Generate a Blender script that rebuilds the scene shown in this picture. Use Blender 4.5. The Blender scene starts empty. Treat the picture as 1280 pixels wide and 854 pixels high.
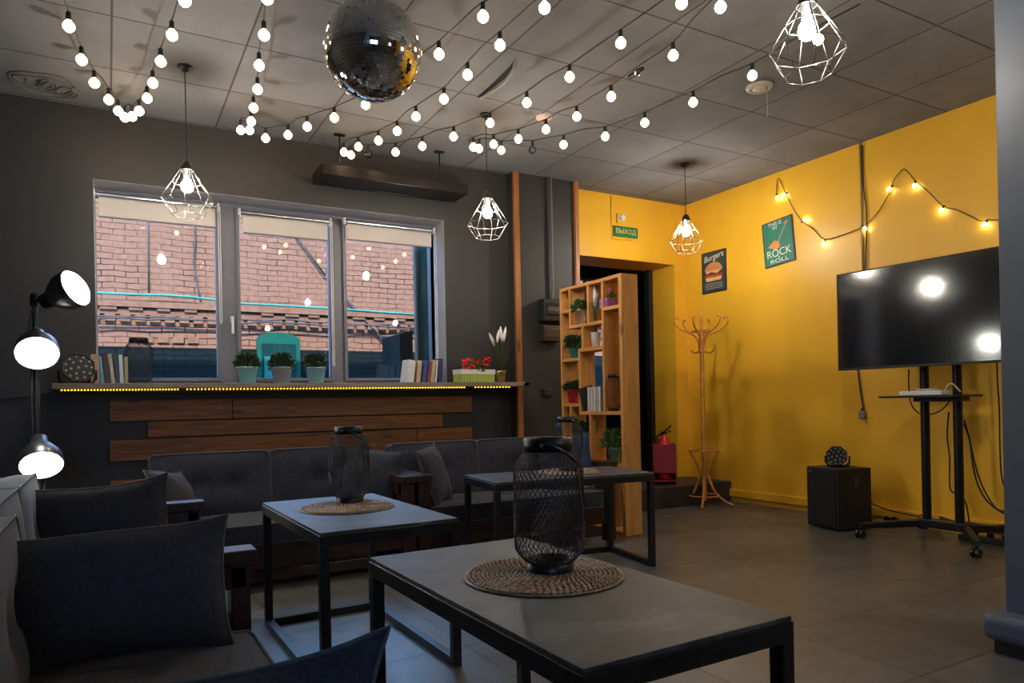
import bpy, bmesh, math, random
from mathutils import Vector, Matrix
random.seed(7)
PI = math.pi
C = bpy.context.scene.collection

# ------------------------------------------------------------------ camera, sky, sun, exposure
CAM_A = math.radians(29.6); CAM_ROLL = 0.020; FPX = 889.0; EYE = 1.06
_F = Vector((math.sin(CAM_A), math.cos(CAM_A), 0)); _R = Vector((math.cos(CAM_A), -math.sin(CAM_A), 0)); _U = Vector((0, 0, 1))
_r = _R*math.cos(CAM_ROLL) - _U*math.sin(CAM_ROLL); _u = _R*math.sin(CAM_ROLL) + _U*math.cos(CAM_ROLL)
_O = Vector((0, 0, EYE))
cd = bpy.data.cameras.new('camera'); cam = bpy.data.objects.new('camera', cd); C.objects.link(cam)
m = Matrix((( _r.x, _u.x, -_F.x, 0), (_r.y, _u.y, -_F.y, 0), (_r.z, _u.z, -_F.z, EYE), (0, 0, 0, 1)))
cam.matrix_world = m
cd.sensor_width = 36; cd.lens = FPX/1280*36; cd.shift_y = 77/1280; cd.clip_start = 0.05
bpy.context.scene.camera = cam
vs = bpy.context.scene.view_settings
vs.view_transform = 'Standard'; vs.look = 'None'; vs.gamma = 1; vs.use_curve_mapping = False; vs.exposure = 0.38

w = bpy.data.worlds.new('world'); bpy.context.scene.world = w; w.use_nodes = True
SKY_COL = (0.26, 0.53, 1.0); SKY_STR = 11.0
bg = w.node_tree.nodes['Background']; bg.inputs[0].default_value = (*SKY_COL, 1); bg.inputs[1].default_value = SKY_STR

SUN_E = math.radians(41); SUN_AZ = math.radians(-14)      # sun stands behind the room, above its roof
sd = bpy.data.lights.new('sun', 'SUN'); sd.energy = 10.5; sd.angle = math.radians(0.6); sd.color = (1, 0.93, 0.85)
sun = bpy.data.objects.new('sun', sd); C.objects.link(sun)
sdir = Vector((math.sin(SUN_AZ)*math.cos(SUN_E)*-1, math.cos(SUN_AZ)*math.cos(SUN_E), -math.sin(SUN_E)))   # travelling direction
sun.rotation_euler = sdir.to_track_quat('-Z', 'Y').to_euler(); sun.location = (0, -6, 14)

PEND = 480.0     # radiance of the pendant bulbs
STRB = 13.0      # radiance of the string bulbs
LAMPD = 60.0     # radiance of the floor lamp discs

# ------------------------------------------------------------------ measuring helpers (sight line -> point on a real surface)
def ray(x, y): return _F + _r*((x-640)/FPX) + _u*((504-y)/FPX)
def onX(x, y, X): d = ray(x, y); return _O + d*(X/d.x)
def onY(x, y, Y): d = ray(x, y); return _O + d*(Y/d.y)
def onZ(x, y, Z): d = ray(x, y); return _O + d*((Z-EYE)/d.z)
def atD(x, y, D): return _O + ray(x, y)*D

# ------------------------------------------------------------------ materials
def nn(nt, t, **kw):
    n = nt.nodes.new(t)
    for k, v in kw.items(): setattr(n, k, v)
    return n
def base_mat(name):
    m = bpy.data.materials.new(name); m.use_nodes = True
    return m, m.node_tree, m.node_tree.nodes['Principled BSDF']
def ramp(nt, fac, stops):
    r = nn(nt, 'ShaderNodeValToRGB'); nt.links.new(fac, r.inputs[0])
    el = r.color_ramp.elements
    while len(el) < len(stops): el.new(0.5)
    for e, (p, c) in zip(el, stops): e.position = p; e.color = (*c, 1)
    return r.outputs[0]
def mapping(nt, scale=(1,1,1), rot=(0,0,0)):
    tc = nn(nt, 'ShaderNodeTexCoord'); mp = nn(nt, 'ShaderNodeMapping'); nt.links.new(tc.outputs['Object'], mp.inputs[0])
    mp.inputs['Scale'].default_value = scale; mp.inputs['Rotation'].default_value = rot
    return mp.outputs[0]
def noise(nt, vec, scale, detail=4, rough=.55, dist=0):
    n = nn(nt, 'ShaderNodeTexNoise'); nt.links.new(vec, n.inputs['Vector'])
    n.inputs['Scale'].default_value = scale; n.inputs['Detail'].default_value = detail
    n.inputs['Roughness'].default_value = rough; n.inputs['Distortion'].default_value = dist
    return n.outputs['Fac']
def bump(nt, b, h, strength=.3, dist=.01):
    n = nn(nt, 'ShaderNodeBump'); nt.links.new(h, n.inputs['Height']); n.inputs['Strength'].default_value = strength
    n.inputs['Distance'].default_value = dist; nt.links.new(n.outputs[0], b.inputs['Normal'])
def sc(c, k): return tuple(min(1, x*k) for x in c)
def M(name, col, rough=.5, metal=0, var=.18, scale=6, bmp=0, bscale=60, spec=.5, coat=0, sheen=0):
    m, nt, b = base_mat(name)
    v = mapping(nt); f = noise(nt, v, scale)
    nt.links.new(ramp(nt, f, [(.3, sc(col, 1-var)), (.7, sc(col, 1+var))]), b.inputs['Base Color'])
    b.inputs['Roughness'].default_value = rough; b.inputs['Metallic'].default_value = metal
    b.inputs['Specular IOR Level'].default_value = spec
    b.inputs['Coat Weight'].default_value = coat; b.inputs['Sheen Weight'].default_value = sheen
    if bmp: bump(nt, b, noise(nt, v, bscale, 3), bmp)
    return m
def EM(name, col, s, base=(.8,.8,.8)):
    m, nt, b = base_mat(name)
    b.inputs['Base Color'].default_value = (*base, 1); b.inputs['Emission Color'].default_value = (*col, 1); b.inputs['Emission Strength'].default_value = s
    return m
def WOOD(name, dark, light, axis='X', rough=.5, scale=1, knots=True, bmp=.15):
    m, nt, b = base_mat(name)
    s = {'X': (1.2, 14, 14), 'Y': (14, 1.2, 14), 'Z': (14, 14, 1.2)}[axis]
    info = nn(nt, 'ShaderNodeObjectInfo')
    tc = nn(nt, 'ShaderNodeTexCoord'); ad = nn(nt, 'ShaderNodeVectorMath', operation='ADD')
    mul = nn(nt, 'ShaderNodeMath', operation='MULTIPLY'); nt.links.new(info.outputs['Random'], mul.inputs[0]); mul.inputs[1].default_value = 7
    nt.links.new(tc.outputs['Object'], ad.inputs[0]); nt.links.new(mul.outputs[0], ad.inputs[1])
    mp = nn(nt, 'ShaderNodeMapping'); nt.links.new(ad.outputs[0], mp.inputs[0]); mp.inputs['Scale'].default_value = tuple(x*scale for x in s)
    g = noise(nt, mp.outputs[0], 1.6, 5, .6, 1.2); g2 = noise(nt, mp.outputs[0], 9, 4, .6)
    mx = nn(nt, 'ShaderNodeMath', operation='MULTIPLY_ADD'); nt.links.new(g2, mx.inputs[0]); mx.inputs[1].default_value = .35
    mm = nn(nt, 'ShaderNodeMath', operation='MULTIPLY'); nt.links.new(g, mm.inputs[0]); mm.inputs[1].default_value = .75
    nt.links.new(mm.outputs[0], mx.inputs[2])
    col = ramp(nt, mx.outputs[0], [(.35, dark), (.68, light)])
    if knots:
        mp2 = nn(nt, 'ShaderNodeMapping'); nt.links.new(ad.outputs[0], mp2.inputs[0])
        mp2.inputs['Scale'].default_value = {'X': (2.2, 7, 7), 'Y': (7, 2.2, 7), 'Z': (7, 7, 2.2)}[axis]
        vo = nn(nt, 'ShaderNodeTexVoronoi'); nt.links.new(mp2.outputs[0], vo.inputs['Vector']); vo.inputs['Scale'].default_value = .9
        k = ramp(nt, vo.outputs['Distance'], [(.05, (1,1,1)), (.14, (0,0,0))])
        mixn = nn(nt, 'ShaderNodeMix', data_type='RGBA'); nt.links.new(k, mixn.inputs[0]); nt.links.new(col, mixn.inputs[6]); mixn.inputs[7].default_value = (*sc(dark, .45), 1)
        col = mixn.outputs[2]
    nt.links.new(col, b.inputs['Base Color']); b.inputs['Roughness'].default_value = rough
    bump(nt, b, g2, bmp, .004)
    return m
def fabric(name, col, var=.25, rough=.95):
    m, nt, b = base_mat(name)
    v = mapping(nt)
    f = noise(nt, v, 5, 3)
    a = noise(nt, mapping(nt, (420, 60, 60)), 1, 2); c = noise(nt, mapping(nt, (60, 60, 420)), 1, 2)
    ad = nn(nt, 'ShaderNodeMath', operation='ADD'); nt.links.new(a, ad.inputs[0]); nt.links.new(c, ad.inputs[1])
    av = nn(nt, 'ShaderNodeMath', operation='MULTIPLY'); nt.links.new(ad.outputs[0], av.inputs[0]); av.inputs[1].default_value = .42
    ff = nn(nt, 'ShaderNodeMath', operation='MULTIPLY_ADD'); nt.links.new(f, ff.inputs[0]); ff.inputs[1].default_value = .16; nt.links.new(av.outputs[0], ff.inputs[2])
    nt.links.new(ramp(nt, ff.outputs[0], [(.38, sc(col, 1-var*1.6)), (.62, sc(col, 1+var*1.6))]), b.inputs['Base Color'])
    b.inputs['Roughness'].default_value = rough; b.inputs['Sheen Weight'].default_value = .12; b.inputs['Sheen Roughness'].default_value = .5
    b.inputs['Specular IOR Level'].default_value = .2
    bump(nt, b, av.outputs[0], .35, .002)
    return m
def grid_mask(nt, vec, x0, px, y0, py, hw):
    se = nn(nt, 'ShaderNodeSeparateXYZ'); nt.links.new(vec, se.inputs[0])
    outs = []; cells = []
    for o, a0, p in (('X', x0, px), ('Y', y0, py)):
        s = nn(nt, 'ShaderNodeMath', operation='SUBTRACT'); nt.links.new(se.outputs[o], s.inputs[0]); s.inputs[1].default_value = a0-50*p
        d = nn(nt, 'ShaderNodeMath', operation='DIVIDE'); nt.links.new(s.outputs[0], d.inputs[0]); d.inputs[1].default_value = p
        fl = nn(nt, 'ShaderNodeMath', operation='FLOOR'); nt.links.new(d.outputs[0], fl.inputs[0]); cells.append(fl.outputs[0])
        pp = nn(nt, 'ShaderNodeMath', operation='PINGPONG'); nt.links.new(d.outputs[0], pp.inputs[0]); pp.inputs[1].default_value = .5
        lt = nn(nt, 'ShaderNodeMath', operation='LESS_THAN'); nt.links.new(pp.outputs[0], lt.inputs[0]); lt.inputs[1].default_value = hw/p
        outs.append(lt.outputs[0])
    mx = nn(nt, 'ShaderNodeMath', operation='MAXIMUM'); nt.links.new(outs[0], mx.inputs[0]); nt.links.new(outs[1], mx.inputs[1])
    cb = nn(nt, 'ShaderNodeCombineXYZ'); nt.links.new(cells[0], cb.inputs[0]); nt.links.new(cells[1], cb.inputs[1])
    wn = nn(nt, 'ShaderNodeTexWhiteNoise'); wn.noise_dimensions = '3D'; nt.links.new(cb.outputs[0], wn.inputs['Vector'])
    return mx.outputs[0], wn.outputs['Value']
def mixc(nt, fac, a, b_):
    n = nn(nt, 'ShaderNodeMix', data_type='RGBA')
    nt.links.new(fac, n.inputs[0])
    for v, i in ((a, 6), (b_, 7)):
        if isinstance(v, tuple): n.inputs[i].default_value = (*v, 1)
        else: nt.links.new(v, n.inputs[i])
    return n.outputs[2]
def tile_mat(name, col, line, x0, px, y0, py, hw, rough, speck=False, cellvar=.12, var=.2, seam=.9):
    m, nt, b = base_mat(name)
    v = mapping(nt); mask, cell = grid_mask(nt, v, x0, px, y0, py, hw)
    f = noise(nt, v, 1.7, 6, .6); f2 = noise(nt, v, 9, 5, .6)
    c = ramp(nt, f, [(.3, sc(col, 1-var)), (.7, sc(col, 1+var))])
    hs = nn(nt, 'ShaderNodeHueSaturation'); nt.links.new(c, hs.inputs['Color'])
    mr = nn(nt, 'ShaderNodeMapRange'); nt.links.new(cell, mr.inputs[0]); mr.inputs[3].default_value = 1-cellvar; mr.inputs[4].default_value = 1+cellvar
    nt.links.new(mr.outputs[0], hs.inputs['Value']); c = hs.outputs[0]
    if speck:
        vo = nn(nt, 'ShaderNodeTexVoronoi'); nt.links.new(v, vo.inputs['Vector']); vo.inputs['Scale'].default_value = 42
        k = ramp(nt, vo.outputs['Distance'], [(.10, (.75,.75,.75)), (.20, (0,0,0))])
        k2 = ramp(nt, noise(nt, v, 1.1, 2), [(.42, (0,0,0)), (.6, (1,1,1))])
        mu = nn(nt, 'ShaderNodeMath', operation='MULTIPLY'); nt.links.new(k, mu.inputs[0]); nt.links.new(k2, mu.inputs[1])
        c = mixc(nt, mu.outputs[0], c, sc(col, .35))
    fade = nn(nt, 'ShaderNodeMath', operation='MULTIPLY'); nt.links.new(mask, fade.inputs[0]); fade.inputs[1].default_value = seam
    nt.links.new(mixc(nt, fade.outputs[0], c, line), b.inputs['Base Color'])
    mr2 = nn(nt, 'ShaderNodeMapRange'); nt.links.new(f2, mr2.inputs[0]); mr2.inputs[1].default_value = .3; mr2.inputs[2].default_value = .7
    mr2.inputs[3].default_value = rough-.04; mr2.inputs[4].default_value = rough+.10
    nt.links.new(mr2.outputs[0], b.inputs['Roughness'])
    inv = nn(nt, 'ShaderNodeMath', operation='MULTIPLY_ADD'); nt.links.new(mask, inv.inputs[0]); inv.inputs[1].default_value = -1.5; nt.links.new(f2, inv.inputs[2])
    bump(nt, b, inv.outputs[0], .12, .003)
    return m
def brick_mat(name, c1, c2, mort):
    m, nt, b = base_mat(name)
    tc = nn(nt, 'ShaderNodeTexCoord'); se = nn(nt, 'ShaderNodeSeparateXYZ'); nt.links.new(tc.outputs['Object'], se.inputs[0])
    cb = nn(nt, 'ShaderNodeCombineXYZ'); nt.links.new(se.outputs['X'], cb.inputs[0]); nt.links.new(se.outputs['Z'], cb.inputs[1])
    wob = noise(nt, tc.outputs['Object'], 2.5, 3)
    ad = nn(nt, 'ShaderNodeVectorMath', operation='MULTIPLY_ADD'); 
    cw = nn(nt, 'ShaderNodeCombineXYZ'); nt.links.new(wob, cw.inputs[0]); nt.links.new(wob, cw.inputs[1])
    nt.links.new(cw.outputs[0], ad.inputs[0]); ad.inputs[1].default_value = (.09, .07, 0); nt.links.new(cb.outputs[0], ad.inputs[2])
    br = nn(nt, 'ShaderNodeTexBrick'); nt.links.new(ad.outputs[0], br.inputs['Vector'])
    br.inputs['Color1'].default_value = (*c1, 1); br.inputs['Color2'].default_value = (*c2, 1); br.inputs['Mortar'].default_value = (*mort, 1)
    br.inputs['Scale'].default_value = 1; br.inputs['Brick Width'].default_value = .30; br.inputs['Row Height'].default_value = .085
    br.inputs['Mortar Size'].default_value = .007; br.inputs['Mortar Smooth'].default_value = .3; br.inputs['Bias'].default_value = -.1
    # mortar shows dark only in places, as in old repointed walls
    f = noise(nt, tc.outputs['Object'], 1.1, 5)
    k = ramp(nt, f, [(.42, (.15,.15,.15)), (.6, (1,1,1))])
    mu = nn(nt, 'ShaderNodeMath', operation='MULTIPLY'); nt.links.new(br.outputs['Fac'], mu.inputs[0]); nt.links.new(k, mu.inputs[1])
    f3 = noise(nt, tc.outputs['Object'], 14, 4)
    plain = ramp(nt, f3, [(.3, c1), (.7, c2)])
    nt.links.new(mixc(nt, mu.outputs[0], plain, mort), b.inputs['Base Color']); b.inputs['Roughness'].default_value = .9; b.inputs['Specular IOR Level'].default_value = .03
    iv = nn(nt, 'ShaderNodeMath', operation='MULTIPLY_ADD'); nt.links.new(br.outputs['Fac'], iv.inputs[0]); iv.inputs[1].default_value = -1; nt.links.new(f3, iv.inputs[2])
    bump(nt, b, iv.outputs[0], .7, .012)
    return m
def glass_mat(name, tint=(1,1,1), strength=1.0):
    m = bpy.data.materials.new(name); m.use_nodes = True; nt = m.node_tree; nt.nodes.clear()
    out = nn(nt, 'ShaderNodeOutputMaterial'); mx = nn(nt, 'ShaderNodeMixShader'); t = nn(nt, 'ShaderNodeBsdfTransparent'); g = nn(nt, 'ShaderNodeBsdfGlossy')
    t.inputs[0].default_value = (*tint, 1); g.inputs['Roughness'].default_value = .01
    fr = nn(nt, 'ShaderNodeFresnel'); fr.inputs[0].default_value = 1.45
    nt.links.new(fr.outputs[0], mx.inputs[0]); nt.links.new(t.outputs[0], mx.inputs[1]); nt.links.new(g.outputs[0], mx.inputs[2]); nt.links.new(mx.outputs[0], out.inputs[0])
    return m

m_wall = M('charcoal_wall_paint', (.029,.0275,.0275), .55, var=.12, scale=2, bmp=.12, bscale=25)
m_yellow = M('yellow_wall_paint', (.88,.47,.030), .42, var=.07, scale=1.6, bmp=.06, bscale=9)
m_pillar = M('blue_grey_pillar_paint', (.085,.095,.125), .5, var=.08, scale=3, bmp=.2, bscale=12)
m_ceil = tile_mat('ceiling_tile', (.172,.172,.188), (.035,.03,.028), .055, .70, 5.13, .69, .006, .85, speck=True, cellvar=.10, var=.18, seam=.85)
m_floor = tile_mat('floor_tile', (.098,.092,.088), (.012,.011,.010), 3.30, .65, 2.20, .62, .004, .32, cellvar=.12, var=.25)
m_blk = M('black_metal', (.012,.012,.014), .38, .3, var=.25, scale=20)
m_blkpl = M('black_plastic', (.014,.014,.017), .42, var=.2, scale=15)
m_frame = M('grey_window_frame', (.15,.145,.175), .4, var=.05)
m_white = M('white_plastic', (.72,.72,.74), .35, var=.04)
m_chrome = M('brushed_chrome', (.75,.76,.80), .25, 1, var=.06)
m_wire = M('pale_lamp_wire', (.16,.155,.14), .35, .6, var=.1)
m_cord = M('black_cord', (.012,.011,.010), .6, var=.1)
m_plank = WOOD('stained_plank_wood', (.085,.028,.006), (.30,.112,.024), 'X', .5)
m_strip = WOOD('stained_strip_wood', (.22,.075,.018), (.42,.16,.045), 'Z', .5)
m_pine = WOOD('oiled_pine_upright', (.40,.165,.036), (.66,.31,.085), 'Z', .48)
m_pineY = WOOD('oiled_pine_shelf', (.40,.165,.036), (.66,.31,.085), 'Y', .48)
m_dwood = WOOD('dark_sofa_wood', (.012,.006,.005), (.045,.020,.015), 'X', .3, knots=False)
m_shelf = WOOD('weathered_shelf_wood', (.10,.075,.06), (.26,.20,.16), 'X', .5, knots=False)
m_rattan = M('bentwood_rattan', (.60,.225,.045), .38, var=.25, scale=30, coat=.2)
m_fab = fabric('charcoal_fabric', (.043,.044,.057))
m_fab2 = fabric('navy_grey_pillow_fabric', (.031,.032,.043))
m_pipe = M('fabric_piping', (.07,.07,.085), .9, var=.2, scale=80)
m_blue = fabric('blue_pillow_fabric', (.030,.042,.095))
m_red = M('red_paint', (.27,.013,.006), .38, var=.1)
m_mirror = M('mirror_tile_silver', (.92,.90,.87), .05, 1, var=.04, scale=30)
m_glass = glass_mat('window_glass')
m_clear = glass_mat('clear_bulb_glass')
m_leaf = M('dark_green_leaf', (.035,.075,.022), .6, var=.5, scale=40)
m_leaf2 = M('mid_green_leaf', (.06,.14,.03), .6, var=.5, scale=40)
m_soil = M('dark_soil', (.03,.02,.012), .95, var=.4, scale=60)

# ------------------------------------------------------------------ mesh building
class MB:
    def __init__(s): s.v = []; s.f = []; s.sm = []
    def add(s, vs_, fs, M_=None, smooth=False):
        o = len(s.v)
        for p in vs_:
            p = Vector(p); s.v.append((M_ @ p) if M_ is not None else p)
        for f in fs: s.f.append([i+o for i in f]); s.sm.append(smooth)
        return s
    def box(s, x0, x1, y0, y1, z0, z1, M_=None):
        vs_ = [(x, y, z) for x in (x0, x1) for y in (y0, y1) for z in (z0, z1)]
        return s.add(vs_, [(0,1,3,2), (4,6,7,5), (0,4,5,1), (2,3,7,6), (0,2,6,4), (1,5,7,3)], M_)
    def prism(s, poly, y0, y1, M_=None):      # outline in x,z pushed along y
        n = len(poly); vs_ = [(x, y0, z) for x, z in poly] + [(x, y1, z) for x, z in poly]
        fs = [list(range(n)), list(range(2*n-1, n-1, -1))] + [(i, i+n, (i+1) % n+n, (i+1) % n) for i in range(n)]
        return s.add(vs_, fs, M_)
    def lathe(s, prof, n=24, M_=None, smooth=True, cap=True):
        vs_ = []; fs = []
        for r, z in prof:
            for i in range(n): a = 2*PI*i/n; vs_.append((r*math.cos(a), r*math.sin(a), z))
        for j in range(len(prof)-1):
            for i in range(n): k = (i+1) % n; fs.append((j*n+i, j*n+k, (j+1)*n+k, (j+1)*n+i))
        s.add(vs_, fs, M_, smooth)
        if cap:
            for j, rev in ((0, True), (len(prof)-1, False)):
                if prof[j][0] > 1e-4:
                    ring = [vs_[j*n+i] for i in range(n)]; idx = list(range(n))
                    s.add(ring, [idx[::-1] if rev else idx], M_)
        return s
    def cyl(s, p0, p1, r, r1=None, n=14):
        p0 = Vector(p0); p1 = Vector(p1); d = p1-p0; L = d.length
        q = Matrix.Translation(p0) @ d.to_track_quat('Z', 'Y').to_matrix().to_4x4()
        return s.lathe([(r, 0), (r if r1 is None else r1, L)], n, q)
    def sphere(s, c, r, n=12, sx=1, sy=1, sz=1):
        prof = [(max(r*math.sin(PI*j/n), 1e-5), -r*math.cos(PI*j/n)) for j in range(n+1)]
        return s.lathe(prof, n*2 if n < 10 else 20, Matrix.Translation(Vector(c)) @ Matrix.Diagonal((sx, sy, sz, 1)), cap=False)
    def tube(s, pts, r, n=6, closed=False, rads=None):
        pts = [Vector(p) for p in pts]; N = len(pts)
        vs_ = []; fs = []
        t0 = (pts[1]-pts[0]).normalized(); up = Vector((0,0,1)) if abs(t0.z) < .9 else Vector((1,0,0))
        a = t0.cross(up).normalized()
        for i in range(N):
            if closed: t = (pts[(i+1) % N]-pts[i-1])
            else: t = pts[min(i+1, N-1)]-pts[max(i-1, 0)]
            if t.length < 1e-9: t = t0
            t = t.normalized(); a = (a - t*a.dot(t)); a = a.normalized() if a.length > 1e-6 else t.orthogonal().normalized(); b = t.cross(a)
            rr = rads[i] if rads else r
            for k in range(n): an = 2*PI*k/n; vs_.append(pts[i]+(a*math.cos(an)+b*math.sin(an))*rr)
        for i in range(N if closed else N-1):
            j = (i+1) % N
            for k in range(n): l = (k+1) % n; fs.append((i*n+k, i*n+l, j*n+l, j*n+k))
        if not closed: fs += [list(range(n))[::-1], [(N-1)*n+k for k in range(n)]]
        return s.add(vs_, fs, None, True)
    def build(s, name, mat, parent=None, loc=None, bev=0, seg=2, rot=None):
        me = bpy.data.meshes.new(name); me.from_pydata([tuple(p) for p in s.v], [], s.f)
        me.polygons.foreach_set('use_smooth', s.sm)
        me.materials.append(mat); me.update()
        bm = bmesh.new(); bm.from_mesh(me); bmesh.ops.recalc_face_normals(bm, faces=bm.faces); bm.to_mesh(me); bm.free()
        o = bpy.data.objects.new(name, me); C.objects.link(o)
        if parent: o.parent = parent
        if loc is not None: o.location = loc
        if rot is not None: o.rotation_euler = rot
        if bev:
            md = o.modifiers.new('bevel', 'BEVEL'); md.width = bev; md.segments = seg; md.limit_method = 'ANGLE'; md.angle_limit = math.radians(40)
        return o
def tag(o, label, cat, group=None, kind=None):
    o['label'] = label; o['category'] = cat
    if group: o['group'] = group
    if kind: o['kind'] = kind
    return o
def thing(name, label, cat, loc=(0,0,0), rotz=0, group=None, rot=None):
    o = bpy.data.objects.new(name, None); C.objects.link(o); o.empty_display_size = .1
    o.location = loc; o.rotation_euler = rot if rot else (0, 0, rotz)
    return tag(o, label, cat, group)
def struct(o, label=None):
    o['kind'] = 'structure'
    if label: o['label'] = label
    return o
def copy_tree(o, parent=None):
    c = o.copy(); C.objects.link(c)
    if parent: c.parent = parent
    for ch in list(o.children): copy_tree(ch, c)
    return c
def dup(o, loc, label, rotz=None, group=None, scale=None):
    c = copy_tree(o); c.location = loc; c['label'] = label
    if rotz is not None: c.rotation_euler = (0, 0, rotz)
    if group: c['group'] = group
    if scale: c.scale = (scale,)*3
    return c
def text(s, size, mat, parent, loc, rot=(PI/2, 0, 0), ext=.001, name='lettering', shear=0, align='CENTER', sx=1, bold=0):
    cu = bpy.data.curves.new(name, 'FONT'); cu.body = s; cu.size = size; cu.extrude = ext; cu.align_x = align; cu.align_y = 'CENTER'; cu.shear = shear; cu.offset = bold
    t = bpy.data.objects.new(name, cu); C.objects.link(t)
    dg = bpy.context.evaluated_depsgraph_get(); me = bpy.data.meshes.new_from_object(t.evaluated_get(dg))
    bpy.data.objects.remove(t); me.materials.clear(); me.materials.append(mat)
    o = bpy.data.objects.new(name, me); C.objects.link(o); o.parent = parent; o.location = loc; o.rotation_euler = rot; o.scale = (sx, 1, 1)
    return o
def smoothpath(pts, k=6):     # Catmull-Rom
    pts = [Vector(p) for p in pts]; out = []
    for i in range(len(pts)-1):
        p0 = pts[max(i-1, 0)]; p1 = pts[i]; p2 = pts[i+1]; p3 = pts[min(i+2, len(pts)-1)]
        for j in range(k):
            t = j/k
            out.append(.5*((2*p1)+(p2-p0)*t+(2*p0-5*p1+4*p2-p3)*t*t+(3*p1-p0-3*p2+p3)*t*t*t))
    out.append(pts[-1]); return out
# ------------------------------------------------------------------ the room
CZ = 3.22; YB = 5.85; XR = 5.62; XL = -1.45; YF = -3.2; YFR = 6.12
struct(MB().box(XL-.2, XR+.2, YF-.2, 6.4, -.12, 0).build('floor', m_floor))
ceil_o = struct(MB().box(XL-.2, XR+.2, YF-.2, 6.4, CZ, CZ+.12).build('ceiling', m_ceil))
# window wall with its opening
WX0, WX1, WZ0, WZ1 = -.065, 2.655, 1.19, 2.715
b = MB()
b.box(XL-.2, WX0, YB, 6.25, 0, CZ); b.box(WX1, 3.96, YB, 6.25, 0, CZ); b.box(WX0, WX1, YB, 6.25, 0, WZ0); b.box(WX0, WX1, YB, 6.25, WZ1, CZ)
struct(b.build('wall_back', m_wall))
m_rev = M('pale_reveal_paint', (.34,.33,.34), .6, var=.05)
struct(MB().box(WX1-.004, WX1, YB+.002, YFR-.03, WZ0+.06, WZ1-.004).box(WX0, WX0+.004, YB+.002, YFR-.03, WZ0+.06, WZ1-.004).box(WX0, WX1, YB+.002, YFR-.03, WZ1-.004, WZ1).build('trim_8', m_rev))
# pilaster to the right of the windows
PX0, PX1 = 3.315, 4.03
struct(MB().box(PX0, PX1, 5.75, YB+.02, 0, CZ).build('trim_1', m_wall))
struct(MB().box(PX0, PX0+.052, 5.715, 5.75, 0, CZ).build('trim_2', m_strip))
struct(MB().box(PX1-.03, PX1+.012, 5.715, 5.75, 0, CZ).build('trim_3', m_strip))
# yellow end wall with the doorway
DZ = 2.548; DX1 = 5.455
b = MB(); b.box(3.96, DX1, 5.92, 6.36, DZ, CZ); b.box(DX1, XR+.2, 5.92, 6.36, 0, CZ)
struct(b.build('wall_doorway', m_yellow))
b = MB(); b.box(XR, XR+.2, YF, 5.92, 0, CZ)
struct(b.build('wall_right', m_yellow))
struct(MB().box(XR-.03, XR, 2.0, 5.34, .05, .125).build('baseboard_right', m_yellow, bev=.006))
struct(MB().box(XL-.2, XL, YF, YB, 0, CZ).build('wall_left', m_wall))
b = MB(); b.box(XL, -1.35, YF-.2, YF, 0, CZ); b.box(-.2, XR, YF-.2, YF, 0, CZ); b.box(-1.35, -.2, YF-.2, YF, 0, 1.4); b.box(-1.35, -.2, YF-.2, YF, 2.2, CZ)  # opening behind the camera, added to let sky light in as fill
struct(b.build('wall_front', m_wall))
# unseen upper wall and roof, added to cast shade across the alley
struct(MB().box(-14, 15, 5.95, 6.25, CZ+.12, 6.35).build('wall_upper_shade', m_wall))
struct(MB().box(-14, 15, -12, 6.25, 6.35, 6.45).build('roof', m_wall))
# raised threshold before the doorway
struct(MB().box(3.66, XR, 5.31, 6.4, 0, .205).build('trim_4', M('threshold_concrete', (.035,.031,.030), .5, var=.3, scale=5), bev=.008))
# pillar at the right edge
struct(MB().box(3.185, 3.77, 1.0, 1.545, 0, CZ).build('trim_5', m_pillar, bev=.006))
b = MB(); b.box(3.095, 3.8, .95, 1.60, .055, .165)
struct(b.build('trim_6', m_pillar, bev=.035, seg=4))
struct(MB().box(3.135, 3.75, .98, 1.565, 0, .055).build('trim_7', m_blkpl))
# door frame in the reveal
struct(MB().box(5.395, DX1, 6.28, 6.36, .205, DZ-.0).build('door_1', M('black_door_paint', (.010,.010,.010), .5, var=.2, scale=12)))
# room beyond the doorway
m_hall = M('hall_paint', (.03,.03,.032), .7, var=.2)
struct(MB().box(3.96, 7.6, 6.36, 9.3, .08, .205).build('floor_hall', m_floor))
struct(MB().box(3.86, 7.7, 6.36, 9.4, 3.25, 3.35).build('ceiling_hall', m_hall))
b = MB(); b.box(3.86, 3.96, 6.25, 9.3, 0, 3.25); b.box(7.6, 7.7, 6.36, 9.3, 0, 3.25); b.box(5.82, 7.6, 6.36, 6.4, 0, 3.25)
b.box(3.96, 6.28, 9.3, 9.4, 0, 3.25); b.box(7.1, 7.6, 9.3, 9.4, 0, 3.25); b.box(6.28, 7.1, 9.3, 9.4, 0, 1.25); b.box(6.28, 7.1, 9.3, 9.4, 3.05, 3.25)
struct(b.build('wall_hall', m_hall))
b = MB(); b.box(6.28, 7.1, 9.32, 9.37, 3.0, 3.05); b.box(6.28, 7.1, 9.32, 9.37, 1.25, 1.30); b.box(6.28, 6.33, 9.32, 9.37, 1.30, 3.0); b.box(7.05, 7.1, 9.32, 9.37, 1.30, 3.0); b.box(6.66, 6.71, 9.32, 9.37, 1.30, 3.0)
w4 = struct(b.build('window_4', m_white)); MB().box(6.33, 7.05, 9.34, 9.345, 1.30, 3.0).build('window_pane', m_glass, w4)
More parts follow.
